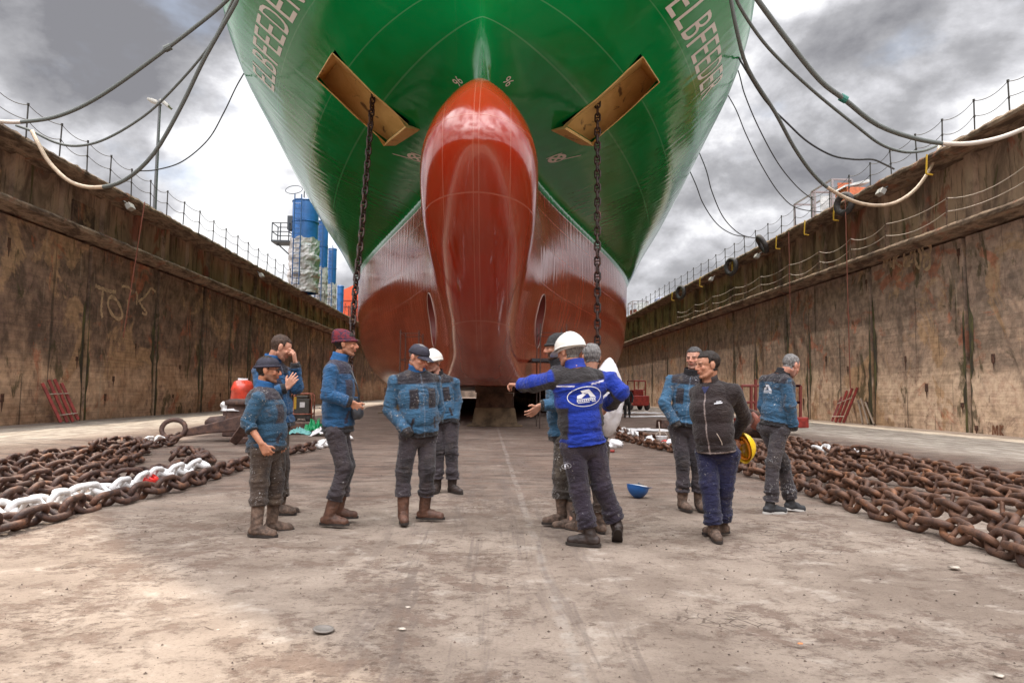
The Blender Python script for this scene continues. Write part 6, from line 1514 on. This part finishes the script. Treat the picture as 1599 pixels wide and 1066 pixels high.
P[7]=person(dict(seed=7,foot=(922,855),yaw=14,head=(42,-4,0),label='man in a white hard hat seen from behind, royal blue jacket with a white logo',
 J=dict(pel=(911,692,.12),neck=(899,572,.06),head=(889,549,.09),shL=(866,590,.03),shR=(951,591,.13),elL=(833,599,.24),wrL=(812,601,.40),elR=(970,612,.08),wrR=(948,634,.32),
  knL=(905,765,.08),anL=(921,835,.02),knR=(940,758,.14),anR=(964,820,.18)),
 footL=(72,0),footR=(-8,-38),k=1.04,bw=1.10,bd=1.08,hat='helmet',hatpitch=-10,hair='grey',skin=(.50,.25,.17),
 trousers=tr_plum,bag=1.10,leg_end=.06,jacket=jk_d,style='side',rib=1,ribh=.06,boot=m_bootdark,shaft=.10,collarm=cR,handL=dict(tip=(800,600,.46),palm=(0,0,-1),curl=40),handR=dict(curl=40),hem=-.0,sleeve=1.12,colH=.070,pockets=0,kneepatch=0,zip=False))
P[9]=person(dict(seed=9,foot=(1078,797),yaw=158,head=(142,-2,0),label='grey-haired man in a blue jacket with his hand in his pocket, behind the dark jacket',
 J=dict(pel=(1072,664,.05),neck=(1080,583,.03),head=(1084,560,.0),shR=(1049,593,.10),shL=(1106,594,-.04),elR=(1037,630,.0),wrR=(1054,660,-.06),elL=(1112,634,.14),wrL=(1102,664,.06),
  knR=(1066,722,.0),anR=(1066,782,.0),knL=(1090,722,.0),anL=(1092,782,.02)),
 footR=(-170,0),footL=(178,0),k=1.02,bw=1.02,bd=1.05,hair='saltpepper',hairt=.009,beard=.35,skin=(.47,.24,.17),
 trousers=tr_grey,bag=1.04,leg_end=.10,jacket=jk_c,boot=m_bootmud,shaft=.14,collarm=cK,handR=POCKET,handL=POCKET,colH=.075,hem=-.01))
P[10]=person(dict(seed=10,foot=(1118,843),yaw=150,head=(98,-6,0),label='man in a dark brown jacket and navy trousers, hands behind his back',
 J=dict(pel=(1120,702,.1),neck=(1108,594,.06),head=(1105,570,.02),shR=(1088,612,.16),shL=(1146,609,-.06),elR=(1092,655,.32),wrR=(1130,682,.36),elL=(1163,652,.20),wrL=(1146,680,.34),
  knR=(1108,758,.04),anR=(1115,826,-.02),knL=(1132,758,.10),anL=(1126,818,.16)),
 footR=(176,0),footL=(105,0),k=1.0,bw=1.06,bd=1.12,belly=.03,hair='dark',hairt=.008,skin=(.45,.22,.14),
 trousers=tr_navy,bag=1.12,leg_end=.04,jacket=jk_e,style='plain',ribhem=True,boot=m_bootmud,shaft=.08,collarm=cD,open=.6,zipw=1.0,kneepatch=0,sleeve=1.05,hem=-.01,handL=dict(tip=(1156,690,.36),curl=55),handR=dict(curl=50)))
P[11]=person(dict(seed=11,foot=(1210,801),yaw=-62,head=(-68,-30,0),label='grey-haired man in a blue jacket with a back logo, walking away at the right',
 J=dict(pel=(1208,664,.08),neck=(1221,583,.05),head=(1235,571,.03),shR=(1227,595,-.10),shL=(1196,593,.18),elR=(1234,633,-.13),wrR=(1238,664,-.06),elL=(1192,634,.24),wrL=(1203,662,.28),
  knR=(1207,724,.0),anR=(1203,789,.0),knL=(1222,722,.12),anL=(1236,784,.16)),
 footR=(-82,0),footL=(-75,-8),k=1.0,bw=1.0,bd=1.05,hair='grey',hairt=.004,hairline=.012,beard=.3,skin=(.50,.24,.17),
 trousers=tr_greys,bag=1.02,leg_end=.05,jacket=jk_c,boot=m_sneak,solem=m_solew,shaft=.08,collarm=cK,handR=POCKET,handL=POCKET,colH=.06,hem=.0))
# extras worn or held ----------------------------------------------------
r,d=P[7]; T=d['T']; dn=(T@Vector((0,1,0))).normalized(); ux=(T@Vector((1,0,0))).normalized()
decal(d['jacket'],d['pel']+T@Vector((.012,0,.625*d['L'])),ux,d['up'],dn,yard_logo(.30),m_logo,'back_logo',d['jo'])
o=P[7][1]; org=o['trousers'] ; q=at(884,727,gnd(922,855).y+.0)-o['root0']
decal(o['trousers'],Vector(q),Vector((1,0,0)),Vector((0,0,1)),Vector((0,1,0)),yard_logo(.085),m_logo,'thigh_logo',r)
r,d=P[11]; T=d['T']; dn=(T@Vector((0,1,0))).normalized(); ux=(T@Vector((1,0,0))).normalized()
decal(d['jacket'],d['pel']+T@Vector((-.045,0,.66*d['L'])),ux,d['up'],dn,yard_logo(.26,False),m_logo,'back_logo',d['jo'])
r,d=P[10]; T=d['T']; dn=-(T@Vector((0,1,0))).normalized(); ux=-(T@Vector((1,0,0))).normalized()
decal(d['jacket'],d['pel']+T@Vector((-.115,0,.70*d['L'])),ux,d['up'],dn,[quadg(-.03,.03,-.004,.004),quadg(-.015,.02,.010,.016)],m_logo,'chest_badge',d['jo'])
decal(d['jacket'],d['pel']+T@Vector((-.095,0,.20*d['L'])),ux,d['up'],dn,[strip2([(-.010,.055),(.004,.02),(.014,-.03),(.012,-.055)],.006)],m_wire,'pocket_zip',d['jo'])
decal(d['jacket'],d['pel']+T@Vector((-.0,0,.93*d['L'])),ux,d['up'],dn,[([(-.045,.05),(.045,.05),(.03,-.01),(0,-.06),(-.03,-.01)],[(0,1,2,3,4)])],mat('navy_shirt',(.012,.014,.06),.8),'shirt_front',r,.010)
# yellow hard hat held behind the back
hw=at(1160,699,gnd(1118,843).y+.34); h=empty('hard_hat',hw); h.rotation_mode='QUATERNION'
axis=Vector((.80,.35,.25)).normalized(); h.rotation_quaternion=axis.to_track_quat('Z','Y'); tag(h,'yellow hard hat held behind the back of the man in dark brown','hard hat')
helmet_mesh('helmet_shell',m_hyel,0,h)
mb=MB(); mb.lathe([(0.098,0.0),(0.092,-0.02),(.088,0.0),(.085,.03),(.096,.03)],n=24,sx=.95,sy=1.2); mb.box((0,.06,.02),(.05,.03,.07)); mb.build('helmet_liner',mat('orange_liner',(.75,.25,.01),.5),h,smooth=True)
# shoulder bag and strap of the man in the burgundy beanie
r,d=P[3]; y3=gnd(524,824).y; mb=MB(); c=at(558,641,y3+.02)-d['root0']
bo=lump('shoulder_bag',c,(.055,.09,.085),m_blk2,None,None,12,.12,parent=r,flat=False); 
mb=MB(); mb.tube(smooth_pts([at(548,578,y3+.06)-d['root0'],at(557,600,y3+.0)-d['root0'],at(561,625,y3+.0)-d['root0'],at(560,640,y3)-d['root0']],12),.008,5); mb.build('strap',m_black,r)
# grey shirt of the man in the open jacket
r,d=P[5]; T=d['T']; dn=-(T@Vector((0,1,0))).normalized(); ux=-(T@Vector((1,0,0))).normalized(); L=d['L']
n=8; vs=[];w_=[(.0,.012),(.25,.030),(.5,.040),(.75,.05),(.93,.06)]
vs=[( (-1+2*i/4)*ww, (zq-.5)*L) for zq,ww in w_ for i in range(5)]
decal(d['jacket'],d['pel']+T@Vector((0,0,.5*L)),ux,d['up'],dn,[(vs,[(j*5+i,j*5+i+1,(j+1)*5+i+1,(j+1)*5+i) for j in range(4) for i in range(4)])],mat('grey_shirt',(.06,.075,.085),.8,bump=.4,bscale=20),'shirt',r,.009)
# white sack carried by the grey-haired man
Ys=gnd(922,833).y+.05
bm=bmesh.new(); bmesh.ops.create_icosphere(bm,subdivisions=5,radius=1.0)
for v in bm.verts:
    q=v.co.copy(); n1=1-2*abs(mnoise.noise(q*2.1+Vector((3,1,2)))); n2=1-2*abs(mnoise.noise(q*5.0)); d_=1+.09*n1+.05*n2
    zt=q.z; w1=.60+.40*math.sin(min(1,max(0,(1-zt)/1.25))*math.pi*.62); v.co=Vector((q.x*.150*d_*w1+.055*zt*0,q.y*.13*d_*w1,zt*.36*(1+.03*n2)))
    v.co.x+= .035*max(0,zt)**2-.02
me=bpy.data.meshes.new('sack'); bm.to_mesh(me); bm.free(); me.materials.append(mat('white_sack_plastic',(.66,.64,.65),.5,var=.08,vscale=6,bump=.7,bscale=10)); me.polygons.foreach_set('use_smooth',[True]*len(me.polygons))
o=link('plastic_sack',me); o.location=at(950,620,Ys); o.rotation_euler=(0,.0,.2); tag(o,'crumpled white plastic sack showing on both sides of the royal blue arm','sack')
# distant worker in black
person(dict(seed=12,foot=(980,652),yaw=-20,head=(-20,0,0),label='distant worker in black clothes near the red lift truck',
 J=dict(pel=(979,628,.1),neck=(979,610,.05),head=(979,605,.05),shL=(974,612,.05),shR=(985,612,.05),elL=(972,620,.1),wrL=(973,628,.0),elR=(988,620,.1),wrR=(987,628,.0),
  knL=(976.5,638,.0),anL=(976,650,.0),knR=(982.5,638,.3),anR=(983,650,.3)),footL=(0,0),footR=(-30,0),k=1.0,hair='dark',skin=(.4,.2,.14),
 trousers=cloth_mat('black_overalls',(.012,.011,.012),(.012,.011,.012),(.01,.01,.01),(.01,.01,.01),0,0),leg_end=.1,jacket=_cm['black_overalls'],boot=m_bootdark,shaft=.1,collarm=cK,zip=False,style='plain',kneepatch=0))
